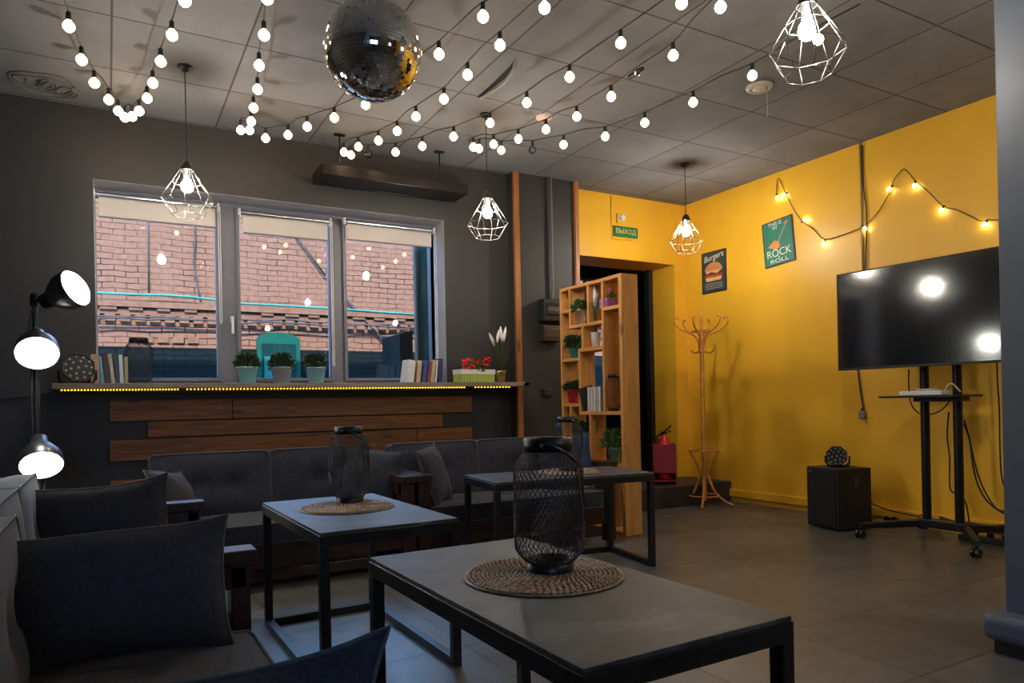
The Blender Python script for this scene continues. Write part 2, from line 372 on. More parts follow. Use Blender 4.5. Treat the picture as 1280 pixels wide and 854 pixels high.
# dark sketchy stain on the ceiling
b = MB(); cst = onZ(54, 105, CZ-.003)
for pl in ([(11,90),(25,89),(45,91),(70,94),(86,101),(94,109),(88,110),(97,117),(94,121),(80,122),(55,118),(35,113),(18,104),(11,95)], [(16,93),(35,95),(60,97),(80,103),(90,112),(80,117),(60,114),(40,108),(20,99)], [(48,104),(56,99),(68,103),(70,110),(60,113),(50,110)], [(52,106),(60,102),(66,107),(58,110)], [(70,112),(80,108),(92,116),(84,120),(74,118)], [(32,98),(44,102),(52,99),(48,106),(36,104)]):
    b.tube(smoothpath([onZ(x, y, CZ-.002) for x, y in pl+[pl[0]]], 4), .006, 4)
st = b.build('ceiling_stain', M('ceiling_stain_grey', (.10,.095,.09), .9), ceil_o); st['label'] = 'dark scribbled oval mark'
# torn edge of a ceiling tile
p = [onZ(x, y, CZ) for x, y in ((596,121),(607,112),(622,98),(636,84),(643,76),(641,84),(630,98),(612,112),(600,121))]
b = MB(); b.add([(q.x, q.y, CZ-.001) for q in p]+[(q.x, q.y, CZ-.004) for q in p], [list(range(9)), list(range(17, 8, -1))]+[(i, i+9, (i+1) % 9+9, (i+1) % 9) for i in range(9)])
st = b.build('tile_gap', M('gap_black', (.006,.005,.005), .9), ceil_o); st['label'] = 'black gap beside a sagging tile'
q = [onZ(x, y, CZ) for x, y in ((600,121),(612,113),(630,99),(641,85),(644,75))]
b = MB(); b.tube([(a.x, a.y, CZ-.012-.012*math.sin(PI*i/4)) for i, a in enumerate(q)], .010, 6); b.build('torn_tile_edge', M('torn_tile', (.28,.26,.24), .9), ceil_o)

# ------------------------------------------------------------------ windows
gx = [onY(x, 350, YFR).x for x in (120, 270, 298, 411, 430, 541.5)]
gz0, gz1 = 1.30, 2.66
fb = [WX0] + gx + [WX1]
for k in range(3):
    x0, x1 = gx[2*k], gx[2*k+1]
    L = WX0 if k == 0 else (gx[2*k-1]+gx[2*k])/2; Rr = WX1 if k == 2 else (gx[2*k+1]+gx[2*k+2])/2
    b = MB(); b.box(L, x0, YFR-.03, YFR+.05, WZ0+.0, WZ1); b.box(x1, Rr, YFR-.03, YFR+.05, WZ0, WZ1); b.box(x0, x1, YFR-.03, YFR+.05, WZ0, gz0); b.box(x0, x1, YFR-.03, YFR+.05, gz1, WZ1)
    wn = struct(b.build('window_%d' % (k+1), m_frame))
    b = MB(); e = .022
    b.box(x0-e, x0+.006, YFR-.055, YFR-.03, gz0-e, gz1+e); b.box(x1-.006, x1+e, YFR-.055, YFR-.03, gz0-e, gz1+e); b.box(x0, x1, YFR-.055, YFR-.03, gz0-e, gz0+.006); b.box(x0, x1, YFR-.055, YFR-.03, gz1-.006, gz1+e)
    b.build('window_sash', m_frame, wn, bev=.003)
    MB().box(x0, x1, YFR+.005, YFR+.012, gz0, gz1).build('window_pane', m_glass, wn)
    if k == 1:
        hx = onY(290, 390, YFR-.06).x
        b = MB(); b.box(hx-.014, hx+.014, YFR-.075, YFR-.03, 1.745, 1.80); b.box(hx-.010, hx+.010, YFR-.095, YFR-.07, 1.66, 1.785); b.build('window_handle', m_white, wn, bev=.004)
m_blind = M('beige_blind_fabric', (.60,.54,.50), .8, var=.03)
bl = [((117, 241), (272.5, 259), 283, 'left'), ((299, 264), (412.5, 278), 300, 'middle'), ((430, 276), (542, 289), 309, 'right')]
for i, (a, c, yb, nm) in enumerate(bl):
    Yt = YFR-.10
    A = onY(*a, Yt); B = onY(*c, Yt); zt = (A.z+B.z)/2-.005
    zb = onY((a[0]+c[0])/2, {0: 276, 1: 294.5, 2: 303}[i], Yt).z
    t = thing('roller_blind', 'short beige roller blind at top of the %s window' % nm, 'blind', ((A.x+B.x)/2, Yt, zt), group='roller blinds on the windows')
    L = (B.x-A.x)/2
    MB().cyl((-L, 0, 0), (L, 0, 0), .020).build('roller_tube', m_chrome, t)
    MB().box(-L+.03, L-.02, .010, .013, zb-zt, 0).build('blind_fabric', m_blind, t)
    MB().box(-L+.03, L-.02, .006, .018, zb-zt-.012, zb-zt).build('bottom_rail', m_frame, t, bev=.003)
    for sx in (-1, 1): MB().box(sx*L-.008, sx*L+.008, -.028, .03, -.03, .03).build('end_bracket', m_white, t, bev=.004)
    zl = {0: 1.75, 1: 1.42, 2: 1.34}[i]-zt
    b = MB(); b.tube([(L-.004, -.022, 0), (L-.004, -.022, zl), (L+.004, -.022, zl-.02), (L+.010, -.022, zl), (L+.010, -.022, 0)], .004, 5); b.build('pull_chain', m_white, t)

# ------------------------------------------------------------------ outside
m_brick = brick_mat('old_brick', (.120,.061,.038), (.165,.088,.058), (.022,.010,.007))
m_brick2 = M('brick_course', (.130,.068,.043), .9, var=.2, scale=9, bmp=.4, spec=.03)
m_teal = M('teal_paint', (.004,.050,.034), .6, var=.1, spec=.06)
m_shd = M('dark_brown_paint', (.05,.025,.015), .6, var=.2)
BY = 11.5
struct(MB().box(-14, 18, 6.25, BY, -.4, -.15).build('ground', M('asphalt', (.22,.22,.23), .9, var=.2)))
bld = thing('brick_building', 'old pink brick building across the alley seen through the windows', 'building', (0, BY, -.15))
def W(x, y): p = onY(x, y, BY-.06); return p.x, p.z+.15
dl, dz0 = W(322, 470); dr, dz1 = W(375, 418)
b = MB(); b.box(-14, 18, 0, .5, 0, 4.45)
b.build('brick_wall', m_brick, bld)
b = MB(); zp = W(200, 434)[1]; b.box(-14, dl, -.03, 0, 0, zp); b.box(dr, 18, -.03, 0, 0, zp)  # lower band coloured near-black teal, far darker than the brick above
pl_ = b.build('plinth', brick_mat('dark_teal_brick', (.0035,.0075,.0075), (.006,.010,.010), (.0012,.002,.002)), bld); pl_['label'] = 'dark teal lower wall'
# arched teal doorway
b = MB(); n = 10; ax = (dl+dr)/2; aw = (dr-dl)/2
poly = [(dl, 0), (dl, dz1-.10)] + [(ax-aw*math.cos(PI*i/n), dz1-.10+.12*math.sin(PI*i/n)) for i in range(1, n)] + [(dr, dz1-.10), (dr, 0)]
b.prism(poly, -.05, .02); dd = b.build('arched_doorway', m_teal, bld); dd['label'] = 'teal arched doorway'
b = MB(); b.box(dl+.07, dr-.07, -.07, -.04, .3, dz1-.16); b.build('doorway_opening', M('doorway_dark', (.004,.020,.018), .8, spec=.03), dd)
b = MB(); b.box(dl+.10, ax+aw*.38, -.09, -.06, .3, dz1-.36); b.build('door_panel', M('bright_teal_door', (.012,.105,.085), .6, spec=.06), dd)
# cornice: a string course, a dentil row and a lower stepped course
b = MB(); z1 = W(200, 378)[1]; z2 = W(200, 397)[1]; zz = (z1+z2)/2
b.box(-14, 18, -.10, 0, z1-.085, z1)
x = -8
while x < 15:
    if not (1.3 < x < 2.0): b.box(x, x+random.uniform(.16, .22), -.085, 0, zz-.02, z1-.085)
    x += .36
b.box(-14, 18, -.05, 0, z2+.03, z2+.11)
x = -8
while x < 15: b.box(x, x+.13, -.06, 0, z2-.07, z2+.03); x += .19
cn = b.build('cornice', m_brick2, bld); cn['label'] = 'stepped brick cornice'
b = MB()
for (xa, xb, yy) in ((178, 240, 428), (196, 250, 398)):
    X0 = W(xa, yy)[0]; X1 = W(xb, yy)[0]; z = W(200, yy)[1]
    x = X0
    while x < X1: b.box(x, x+.14, -.04, 0, z-.0, z+.09); x += .2
b.build('brick_patch', m_brick2, bld)
# teal pipe and grey cables across the facade
xs = [110, 140, 175, 205, 235, 265, 300, 350, 410, 440, 480, 525]; ys = [366, 367.5, 369, 369.5, 371.5, 375, 380, 382.5, 386, 388, 391, 394]
b = MB(); b.tube([(W(x, y)[0], -.10, W(x, y)[1]) for x, y in zip(xs, ys)], .018, 8); b.build('teal_pipe', M('teal_pipe_paint', (.03,.14,.12), .6, spec=.1), bld)
b = MB()
for yy, j in ((395, 0), (399, 1)):
    b.tube(smoothpath([(W(x, 0)[0], -.16-.02*j, W(x, yy+random.uniform(-2, 2)+(x-110)*.028)[1]) for x in range(110, 560, 30)], 3), .014, 6)
b.tube(smoothpath([(W(243,270)[0], -.04, W(243,270)[1]), (W(244,300)[0], -.05, W(244,300)[1]), (W(243,330)[0], -.04, W(243,330)[1]), (W(250,372)[0], -.06, W(250,372)[1])]), .016, 6)
b.tube([(W(367,290)[0], -.06, W(367,290)[1]), (W(407,345)[0], -.06, W(407,345)[1])], .016, 6)
b.tube([(W(430,370)[0], -.06, W(430,370)[1]), (W(500,450)[0], -.06, W(500,450)[1])], .02, 6)
b.tube([(W(185,270)[0], -.03, W(185,270)[1]), (W(186,365)[0], -.03, W(186,365)[1])], .012, 6)
b.build('facade_cables', M('grey_cable', (.05,.042,.038), .8, spec=.05), bld)
# drainpipe, teal post and porch roof near the right pane
bb = thing('entrance_canopy', 'dark entrance porch with teal post and brown pole at right of the alley', 'porch', (0, 8.9, -.15))
def W2(x, y): p = onY(x, y, 8.9); return p.x, p.z+.15
b = MB(); b.cyl((W2(521,400)[0], 0, 0), (W2(521,400)[0], 0, 4.6), .035); b.build('brown_pole', m_shd, bb)
b = MB(); b.box(W2(526,400)[0], W2(538,400)[0], .05, .2, 0, 4.6); b.build('teal_post', m_teal, bb)
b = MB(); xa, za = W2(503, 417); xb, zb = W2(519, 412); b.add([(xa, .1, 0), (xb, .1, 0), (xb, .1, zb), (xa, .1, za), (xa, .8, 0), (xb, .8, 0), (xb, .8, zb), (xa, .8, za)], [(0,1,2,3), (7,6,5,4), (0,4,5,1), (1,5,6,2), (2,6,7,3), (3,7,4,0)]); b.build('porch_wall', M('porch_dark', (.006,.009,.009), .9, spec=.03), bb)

# ------------------------------------------------------------------ long window shelf, LED strips, planks
SZ = 1.248; SY = 5.5
SX0 = onY(65, 488, SY).x; SX1 = onY(655, 478, SY).x
sh = tag(MB().box(SX0, PX0-.004, SY, YB, SZ-.037, SZ).box(WX0+.003, WX1-.003, YB, YFR-.06, SZ-.037, SZ).box(PX0-.004, SX1, SY, 5.70, SZ-.037, SZ).build('window_shelf', m_shelf, bev=.003), 'long weathered wooden shelf running below all the windows', 'shelf')
m_led = EM('amber_led', (1, .55, .02), 2.6, (.8,.5,.1)); m_ledd = M('led_tape', (.02,.012,.03), .6)
for (xa, xb, nl, nm) in ((77, 222, 38, 'short amber LED strip under left end of window shelf'), (234, 580, 92, 'long amber LED strip under middle of window shelf'), (594, 636, 12, 'shortest amber LED strip under right end of window shelf')):
    A = onY(xa, 488, SY+.02).x; B = onY(xb, 480, SY+.02).x
    t = thing('led_strip', nm, 'LED strip', ((A+B)/2, SY+.018, SZ-.037), group='LED strips under the shelf'); L = (B-A)/2
    MB().box(-L-.02, L+.02, -.006, .006, -.004, 0).build('led_tape', m_ledd, t)
    l0 = MB().box(-.0042, .0042, -.008, .004, -.012, -.003).build('led', m_led, t); l0.location = (-L, 0, 0)
    for k in range(1, nl): c = l0.copy(); C.objects.link(c); c.location = (-L+2*L*k/(nl-1), 0, 0)
planks = [(.010, .83, .985, 1.135, 'left piece of the top plank, ending at the joint'), (.835, 2.885, .985, 1.135, 'long right piece of the top plank'),
          (.25, 2.59, .862, .975, 'second plank from the top, shorter and unbroken'), (.005, 2.345, .70, .85, 'long left piece of the third plank'), (2.35, 2.885, .70, .85, 'short right piece of the third plank'),
          (.25, 2.59, .57, .69, 'fourth plank from the top, showing between the two sofas'), (.005, 2.885, .42, .56, 'fifth plank from the top, showing left of the sofa')]
for x0, x1, z0, z1, lb in planks:
    tag(MB().box(-(x1-x0)/2, (x1-x0)/2, -.03, 0, 0, z1-z0).build('wall_plank', m_plank, None, ((x0+x1)/2, YB, z0), bev=.003), 'brown wooden wall board, ' + lb, 'plank', 'wooden planks on the window wall')

# ------------------------------------------------------------------ heater panel hanging over the windows
hz = 2.87; A = onY(391, 231, 5.80); B = onY(567, 255, 5.80); hn = onZ(404, 217, hz)
t = thing('ceiling_box', 'long dark wooden box hanging from the ceiling above the windows', 'panel', ((A.x+B.x)/2, (5.80+hn.y)/2, hz)); L = (B.x-A.x)/2; Wd = (5.80-hn.y)/2
MB().box(-L, L, -Wd, -Wd+.02, 0, .085).box(-L, L, Wd-.02, Wd, 0, .085).box(-L, -L+.02, -Wd+.02, Wd-.02, 0, .085).box(L-.02, L, -Wd+.02, Wd-.02, 0, .085).box(-L+.02, L-.02, -Wd+.02, Wd-.02, .004, .02).build('box_body', M('dark_mahogany', (.014,.010,.011), .3, spec=.18, var=.2, scale=5), t, bev=.004)
for sx in (-.75, .62):
    MB().tube([(L*sx, -Wd+.06, .02), (L*sx, -Wd+.06, CZ-hz)], .006, 6).build('hanger_rod', m_blk, t)
    MB().box(L*sx-.04, L*sx+.04, -Wd+.04, -Wd+.08, CZ-hz-.01, CZ-hz).build('ceiling_bracket', m_blk, t)

# ------------------------------------------------------------------ wall fittings on the pilaster
def back_thing(name, label, cat, x, y, Y, group=None): p = onY(x, y, Y); return thing(name, label, cat, (p.x, Y, p.z), group=group)
def sz(px, p): return px*(p.dot(_F) if isinstance(p, Vector) else p)/FPX
t = back_thing('meter_box', 'large black electric meter box on the dark pilaster', 'electric box', 687, 390, 5.75); D = 6.4
MB().box(-.135, .135, -.12, 0, -.105, .11).build('box_body', m_blkpl, t, bev=.012)
MB().box(-.115, .125, -.135, -.12, -.045, .065).build('hinged_cover', M('smoky_cover', (.02,.02,.024), .12), t, bev=.006)
MB().box(-.10, .07, -.137, -.1345, -.01, .03).build('breaker_row', M('breaker_grey', (.08,.08,.09), .4), t)
MB().box(.075, .09, -.139, -.1345, .005, .015).build('red_indicator', m_red, t)
t = back_thing('terminal_box', 'small brown terminal box below the black meter box', 'electric box', 685, 418, 5.75)
MB().box(-.10, .11, -.09, 0, -.075, .075).build('box_body', M('brown_box', (.035,.022,.016), .4), t, bev=.01)
MB().box(-.085, .085, -.097, -.089, -.04, .045).build('box_lid', M('brown_box_lid', (.06,.036,.024), .35), t, bev=.004)
pc = onY(687, 300, 5.73)
t = thing('cable_conduit', 'dark cable trunking running up pilaster from meter box to ceiling', 'conduit', (pc.x, 5.75, 1.95))
MB().box(-.02, .015, -.03, 0, -.02, CZ-1.95).build('conduit_body', m_wall, t, bev=.004)
MB().cyl((.032, -.012, -.02), (.032, -.012, CZ-1.95), .010).build('conduit_pipe', M('grey_pipe', (.16,.16,.16), .4), t)
t = back_thing('wall_socket', 'dark double wall socket low on the pilaster', 'socket', 683, 491, 5.75)
MB().box(-.05, .05, -.025, 0, -.04, .04).build('socket_plate', m_blkpl, t, bev=.008); MB().box(-.032, .032, -.03, -.024, -.02, .02).build('socket_face', m_wall, t, bev=.006)
# exit sign and detector
t = back_thing('exit_sign', 'green and white exit sign on the yellow wall above doorway', 'sign', 781, 290.5, 5.92)
p0 = onY(766, 288, 5.92); p1 = onY(796, 291, 5.92); L = (p1.x-p0.x)/2; hh = .055
MB().box(-L, L, -.02, 0, -hh, hh).build('sign_board', M('exit_green', (.005,.16,.06), .4, var=.03), t, bev=.003)
text('ВЫХОД', .072, M('exit_letter', (.85,.62,.30), .5), t, (0, -.0215, 0), sx=1.0)
t = back_thing('motion_detector', 'small white detector on the yellow wall above the exit sign', 'detector', 773, 273.5, 5.92)
MB().box(-.035, .035, -.03, 0, -.05, .05).build('detector_base', M('yellowed_plastic', (.6,.42,.1), .5), t, bev=.006)
MB().sphere((.02, -.045, 0), .035, 8).build('detector_dome', m_white, t)
b = MB(); q = [onY(x, y, 5.91) for x, y in ((763,236),(764,265),(765,298),(790,301))]
tag(b.tube(q, .007, 5).build('wall_cable', m_yellow), 'yellow painted cable running down to the exit sign', 'cable')
# ------------------------------------------------------------------ sofas
def box_cushion(name, w, d, h, parent, loc, rot=(0,0,0), tufts=(), mat=None, top_bulge=.02, nx=22, ny=14):
    """upholstered box cushion lying in x,y; tufts are dents on the top face; piping on both edges"""
    b = MB(); r = .03
    def P(i, j, top):
        u = i/nx*2-1; v = j/ny*2-1
        x = u*w/2; y = v*d/2
        ex = max(0, abs(x)-(w/2-r))/r; ey = max(0, abs(y)-(d/2-r))/r
        k = math.hypot(ex, ey)
        if ex > 0 and ey > 0 and k > 1:
            x = math.copysign(w/2-r+r*ex/k, x); y = math.copysign(d/2-r+r*ey/k, y)
        z = h/2+top_bulge*(1-u**4)*(1-v**4)
        if top:
            for tx, ty in tufts: z -= .028*math.exp(-(((x-tx)/.045)**2+((y-ty)/.045)**2)) + .010*math.exp(-(((x-tx)/.14)**2+((y-ty)/.12)**2))
            return (x, y, z)
        return (x, y, -h/2)
    for top in (True, False):
        vs_ = [P(i, j, top) for j in range(ny+1) for i in range(nx+1)]
        fs = [(j*(nx+1)+i, j*(nx+1)+i+1, (j+1)*(nx+1)+i+1, (j+1)*(nx+1)+i) for j in range(ny) for i in range(nx)]
        b.add(vs_, fs, None, True)
    ring = [(i, 0) for i in range(nx)] + [(nx, j) for j in range(ny)] + [(i, ny) for i in range(nx, 0, -1)] + [(0, j) for j in range(ny, 0, -1)]
    n = len(ring); lv = []
    for t in (0, .25, .5, .75, 1):
        for i, j in ring:
            x, y, zt = P(i, j, True); q = math.sin(PI*t)*.010; L = math.hypot(x, y)
            lv.append((x*(1+q/L), y*(1+q/L), -h/2+(zt+h/2)*t))
    b.add(lv, [(k*n+i, k*n+(i+1) % n, (k+1)*n+(i+1) % n, (k+1)*n+i) for k in range(4) for i in range(n)], None, True)
    o = b.build(name, mat or m_fab, parent, loc, rot=rot)
    p = MB()
    for top in (True, False):
        p.tube([(lambda q: (q[0]*1.004, q[1]*1.004, q[2]))(P(i, j, top)) for i, j in ring], .0055, 5, True)
    p.build('piping', m_pipe, o)
    for tx, ty in tufts:
        MB().sphere((tx, ty, h/2+top_bulge-.040), .013, 6, sz=.5).build('tuft_button', m_pipe, o)
    return o
SEATZ = .385
def make_sofa(L, label, loc, rotz, backs, group='slatted wooden sofas with grey cushions', seat_tufts=True, D=.62, arms=(-1, 1)):
    t = thing('sofa', label, 'sofa', loc, rotz, group)     # local: x along length, front is -y, seat front at y=-.0
    b = MB(); b.box(-L/2, L/2, .0, .035, .13, .265); b.box(-L/2, L/2, D-.03, D, .13, .30)
    b.box(-L/2, -L/2+.05, .035, D-.03, .13, .25); b.box(L/2-.05, L/2, .035, D-.03, .13, .25)
    k = -L/2+.12
    while k < L/2-.1: b.box(k, k+.07, .035, D-.03, .235, .262); k += .14
    b.build('seat_frame', m_dwood, t, bev=.004)
    b = MB(); b.box(-L/2+.03, L/2-.03, .02, .06, .035, .10); b.build('lower_rail', M('worn_rail', (.07,.035,.02), .5), t, bev=.004) if False else b.build('lower_rail', m_dwood, t, bev=.004)
    for s in arms:
        x = s*(L/2-.05)
        MB().box(x-.055, x+.055, -.03, D+.02, .555, .60).build('armrest', m_dwood, t, bev=.005)
        MB().box(x-.045, x+.045, 0, D, .475, .55).build('arm_rail', m_dwood, t, bev=.005)
        MB().box(x-.045, x+.045, -.01, .05, 0, .556).build('leg', m_dwood, t, bev=.004)
        MB().box(x-.045, x+.045, D-.06, D, 0, .556).build('leg', m_dwood, t, bev=.004)
        MB().box(x-.02, x+.02, .13, .165, .20, .48).build('arm_slat', m_frame, t, bev=.003)
    b = MB(); 
    for z in (.42, .56, .66): b.box(-L/2+.1, L/2-.1, D-.015, D+.015, z, z+.06)
    for x in (-L/2+.12, L/2-.17): b.box(x, x+.05, D+.015, D+.045, .13, .72)
    b.build('back_frame', m_dwood, t, bev=.004)
    sw = L-.21
    tf = [(-sw/3, -.02), (0, -.02), (sw/3, -.02)] if seat_tufts else []
    box_cushion('seat_cushion', sw, D-.06, .115, t, (0, (D-.07)/2, .318), tufts=tf)
    n = len(backs)
    for (x0, x1, tx) in backs:
        wd = x1-x0
        box_cushion('back_cushion', wd-.012, .40, .13, t, ((x0+x1)/2, D-.045, .575), rot=(PI/2-.10, 0, 0), tufts=[(q*wd, 0) for q in tx])
    return t
# two sofas below the planks
SF = 4.36
make_sofa(1.62, 'sofa below the left half of the planks, two tufted grey back cushions', (.925, SF, 0), 0, [(-.715, .0, (-.12, .20)), (.0, .715, (-.05,))])
make_sofa(1.62, 'sofa under the shelf end, beside the wooden shelving unit', (2.56, SF, 0), 0, [(-.80, -.10, (.05,)), (-.10, .70, (-.05,))])
# sofas along the left wall, facing the tables
make_sofa(1.53, 'sofa on the left beside floor lamp, bright bluish back cushion', (.385, 3.205, 0), PI/2, [(-.66, .0, (-.1, .15)), (.0, .74, (-.1, .15))], D=.77)
make_sofa(1.50, 'nearest sofa in the left corner of the photo with large dark pillow', (.365, 1.665, 0), PI/2, [(-.69, -.01, (-.1, .15)), (-.01, .72, (-.1, .15))], D=.68, arms=(-1,))

# ------------------------------------------------------------------ throw pillows
def make_pillow(name, label, w, h, th, loc, rot, mat=None, group='throw pillows on the sofas', seed=1, flop=0, ear=.03):
    rnd = random.Random(seed); nx, ny = 26, 18
    b = MB(); ph = [rnd.uniform(0, 6) for _ in range(6)]
    def P(i, j, s):
        u = i/nx*2-1; v = j/ny*2-1
        px = u*(w/2)*(1-ear*(1-v*v)*1.6/w*.6) if True else 0
        pz = v*(h/2)*(1-ear*1.5*(1-u*u)/h*.8)
        px += math.copysign(ear*.35, u)*abs(u*v)**6; pz += math.copysign(ear*.35, v)*abs(u*v)**6
        pz += .006*math.sin(3*u+ph[0])*abs(v)
        if flop: pz -= flop*max(0, v)*(math.exp(-((u-.15)/.5)**2))
        t = th/2*(max(0, 1-abs(u)**2.6)**.62)*(max(0, 1-abs(v)**2.6)**.62)
        t *= 1+.10*math.sin(4*u+ph[1])*math.sin(3*v+ph[2])
        t += .004*math.sin(14*u+5*v+ph[3])*(1-abs(u))*(abs(v)) + .006*math.sin(9*v-6*u+ph[4])*abs(u)**2*(1-abs(v)**3)
        if abs(u) > .999 or abs(v) > .999: t = 0
        return Vector((px, s*t, pz))
    for s in (-1, 1):
        vs_ = [P(i, j, s) for j in range(ny+1) for i in range(nx+1)]
        b.add(vs_, [(j*(nx+1)+i, j*(nx+1)+i+1, (j+1)*(nx+1)+i+1, (j+1)*(nx+1)+i) for j in range(ny) for i in range(nx)], None, True)
    ring = [(i, 0) for i in range(nx)] + [(nx, j) for j in range(ny)] + [(i, ny) for i in range(nx, 0, -1)] + [(0, j) for j in range(ny, 0, -1)]
    t = b.build(name, mat or m_fab2, None, loc, rot=rot)
    tag(t, label, 'pillow', group)
    MB().tube([P(i, j, 1) for i, j in ring], .0045, 5, True).build('pillow_piping', m_pipe, t)
    return t
R = math.radians
make_pillow('throw_pillow', 'large dark grey pillow standing on nearest sofa seat, facing camera', .62, .365, .15, (-.015, 2.20, .562), (R(-9), R(-.5), R(2)), seed=3)
make_pillow('throw_pillow', 'dark grey pillow behind the largest one, at far arm of left sofa', .64, .36, .14, (-.08, 3.66, .560), (R(-8), R(-3), R(0)), seed=5)
make_pillow('throw_pillow', 'dark pillow in the bottom foreground with pointed corner by table', .62, .34, .15, (.035, 1.04, .560), (R(-10), R(-4), R(-27)), seed=8, flop=.012, ear=.05)
make_pillow('throw_pillow', 'grey pillow leaning in the left corner of back sofa', .40, .36, .15, (.33, 4.60, .535), (R(-24), R(6), R(58)), seed=11, ear=.015)
make_pillow('throw_pillow', 'grey pillow left of the paired armrests between the back sofas', .42, .40, .14, (1.545, 4.66, .575), (R(-20), R(4), R(-38)), seed=12)
make_pillow('throw_pillow', 'grey pillow right of the paired armrests between the back sofas', .42, .40, .13, (1.98, 4.60, .575), (R(-18), R(-4), R(50)), seed=13)
make_pillow('throw_pillow', 'navy blue pillow in front of the shelving unit, behind far lantern', .42, .40, .14, (3.10, 4.62, .585), (R(-15), R(-8), R(-30)), m_blue, seed=14)

# ------------------------------------------------------------------ tables
def tabletop_mat():
    m, nt, b = base_mat('scratched_dark_tabletop'); v = mapping(nt)
    f = noise(nt, v, 3, 6, .65, .8)
    st = noise(nt, mapping(nt, (7, 60, 1), (0, 0, .5)), 1.3, 5, .7, 2.5)
    mm = nn(nt, 'ShaderNodeMath', operation='MULTIPLY_ADD'); nt.links.new(st, mm.inputs[0]); mm.inputs[1].default_value = .6
    h = nn(nt, 'ShaderNodeMath', operation='MULTIPLY'); nt.links.new(f, h.inputs[0]); h.inputs[1].default_value = .5; nt.links.new(h.outputs[0], mm.inputs[2])
    nt.links.new(ramp(nt, mm.outputs[0], [(.38, (.022,.022,.023)), (.56, (.044,.043,.044)), (.76, (.15,.145,.145))]), b.inputs['Base Color'])
    mr = nn(nt, 'ShaderNodeMapRange'); nt.links.new(st, mr.inputs[0]); mr.inputs[3].default_value = .34; mr.inputs[4].default_value = .65; b.inputs['Specular IOR Level'].default_value = .35; nt.links.new(mr.outputs[0], b.inputs['Roughness'])
    bump(nt, b, st, .18, .003)
    return m
m_top = tabletop_mat(); m_steel = M('worn_black_steel', (.014,.014,.015), .35, .2, var=.5, scale=14, bmp=.1)
def make_table(name, label, cx, cy, w, d, rotz, h=.60):
    t = thing(name, label, 'table', (cx, cy, 0), rotz, 'black steel framed coffee tables'); e = .036
    MB().box(-w/2+.003, w/2-.003, -d/2+.003, d/2-.003, h-.012, h).build('tabletop', m_top, t, bev=.002)
    b = MB(); b.box(-w/2, w/2, -d/2, -d/2+e, h-.012-.042, h-.012); b.box(-w/2, w/2, d/2-e, d/2, h-.054, h-.012); b.box(-w/2, -w/2+e, -d/2+e, d/2-e, h-.054, h-.012); b.box(w/2-e, w/2, -d/2+e, d/2-e, h-.054, h-.012)
    b.build('apron', m_steel, t, bev=.002)
    for sx in (-1, 1):
        for sy in (-1, 1):
            x = sx*(w/2-e/2); y = sy*(d/2-e/2); MB().box(x-e/2, x+e/2, y-e/2, y+e/2, 0, h-.054).build('leg', m_steel, t, bev=.002)
    b = MB(); b.box(-w/2+e, w/2-e, d/2-e, d/2, 0, e)
    b.box(-w/2, -w/2+e, -d/2+e, d/2-e, 0, e); b.box(w/2-e, w/2, -d/2+e, d/2-e, 0, e); b.build('floor_rail', m_steel, t, bev=.002)
    return t
def ctr(*pts): return sum((p for p in pts), Vector())/len(pts)
make_table('coffee_table', 'nearest and largest dark coffee table, lantern on woven mat', .965, 1.5575, .55, 1.095, R(1))
make_table('coffee_table', 'square looking coffee table in front of the tufted back sofa', .935, 3.115, .565, 1.02, R(1))
make_table('coffee_table', 'far coffee table before the shelving unit, seen almost edge on', 2.515, 3.845, 1.09, .56, R(-7))

# ------------------------------------------------------------------ lanterns and mats
m_lant = M('black_lantern_wire', (.05,.05,.056), .28, .7, var=.3)
def lantern_profile(t):    # t 0..1 -> r, z
    H = .30; z = .02+H*t
    if t < .16: r = .060+.034*math.sin(t/.16*PI/2)
    elif t > .80: r = .094-.034*(1-math.cos((t-.80)/.20*PI/2))
    else: r = .094
    return r, z
def make_lantern(label, loc, rotz, mat, group, strands=40, r=.0011):
    t = thing('lantern', label, 'lantern', loc, rotz, group)
    b = MB(); N = 30
    for s in (1, -1):
        for k in range(strands):
            pts = []
            for i in range(N+1):
                rr, z = lantern_profile(i/N); a = 2*PI*k/strands+s*(i/N)*PI*.62
                pts.append((rr*math.cos(a), rr*math.sin(a), z))
            b.tube(pts, r, 4)
    b.build('wire_mesh', mat, t)
    MB().lathe([(.064, 0), (.064, .030), (.061, .030), (.061, .004), (.0001, .004)], 32).build('base_cup', m_blk, t, bev=0)
    MB().lathe([(.058, .318), (.066, .318), (.066, .352), (.0625, .352), (.058, .350), (.058, .318)], 36, cap=False).build('rim', m_blk, t)
    # strap handle hanging down one side
    b = MB(); b.tube(smoothpath([(.0, -.069, .338), (.025, -.068, .334), (.052, -.062, .322), (.072, -.052, .306), (.083, -.043, .292)], 4), .0042, 7)
    b.tube(smoothpath([(.083, -.045, .294), (.094, -.030, .26), (.097, -.012, .21), (.097, -.006, .16), (.097, -.016, .135), (.094, -.030, .16), (.091, -.042, .21), (.083, -.050, .28)], 4), .0016, 5)
    b.build('handle', m_blk, t)
    MB().cyl((0, -.064, .337), (0, -.074, .337), .006).build('rivet', m_chrome, t)
    return t
lan0 = make_lantern('black wire mesh lantern on the nearest table', (1.025, 1.615, .612), R(-45), m_lant, 'wire mesh lanterns')
dup(lan0, (.985, 3.30, .612), 'black wire mesh lantern on the table before the tufted sofa', R(-40))
dup(lan0, (2.625, 3.885, .612), 'black wire mesh lantern on far table, largely behind nearest lantern', R(-40))
m_lant2 = m_lant
lp = onY(172, 470, 6.0)
dup(lan0, (lp.x+.01, 5.97, SZ), 'black wire mesh lantern on the window shelf against the left pane', R(-60))
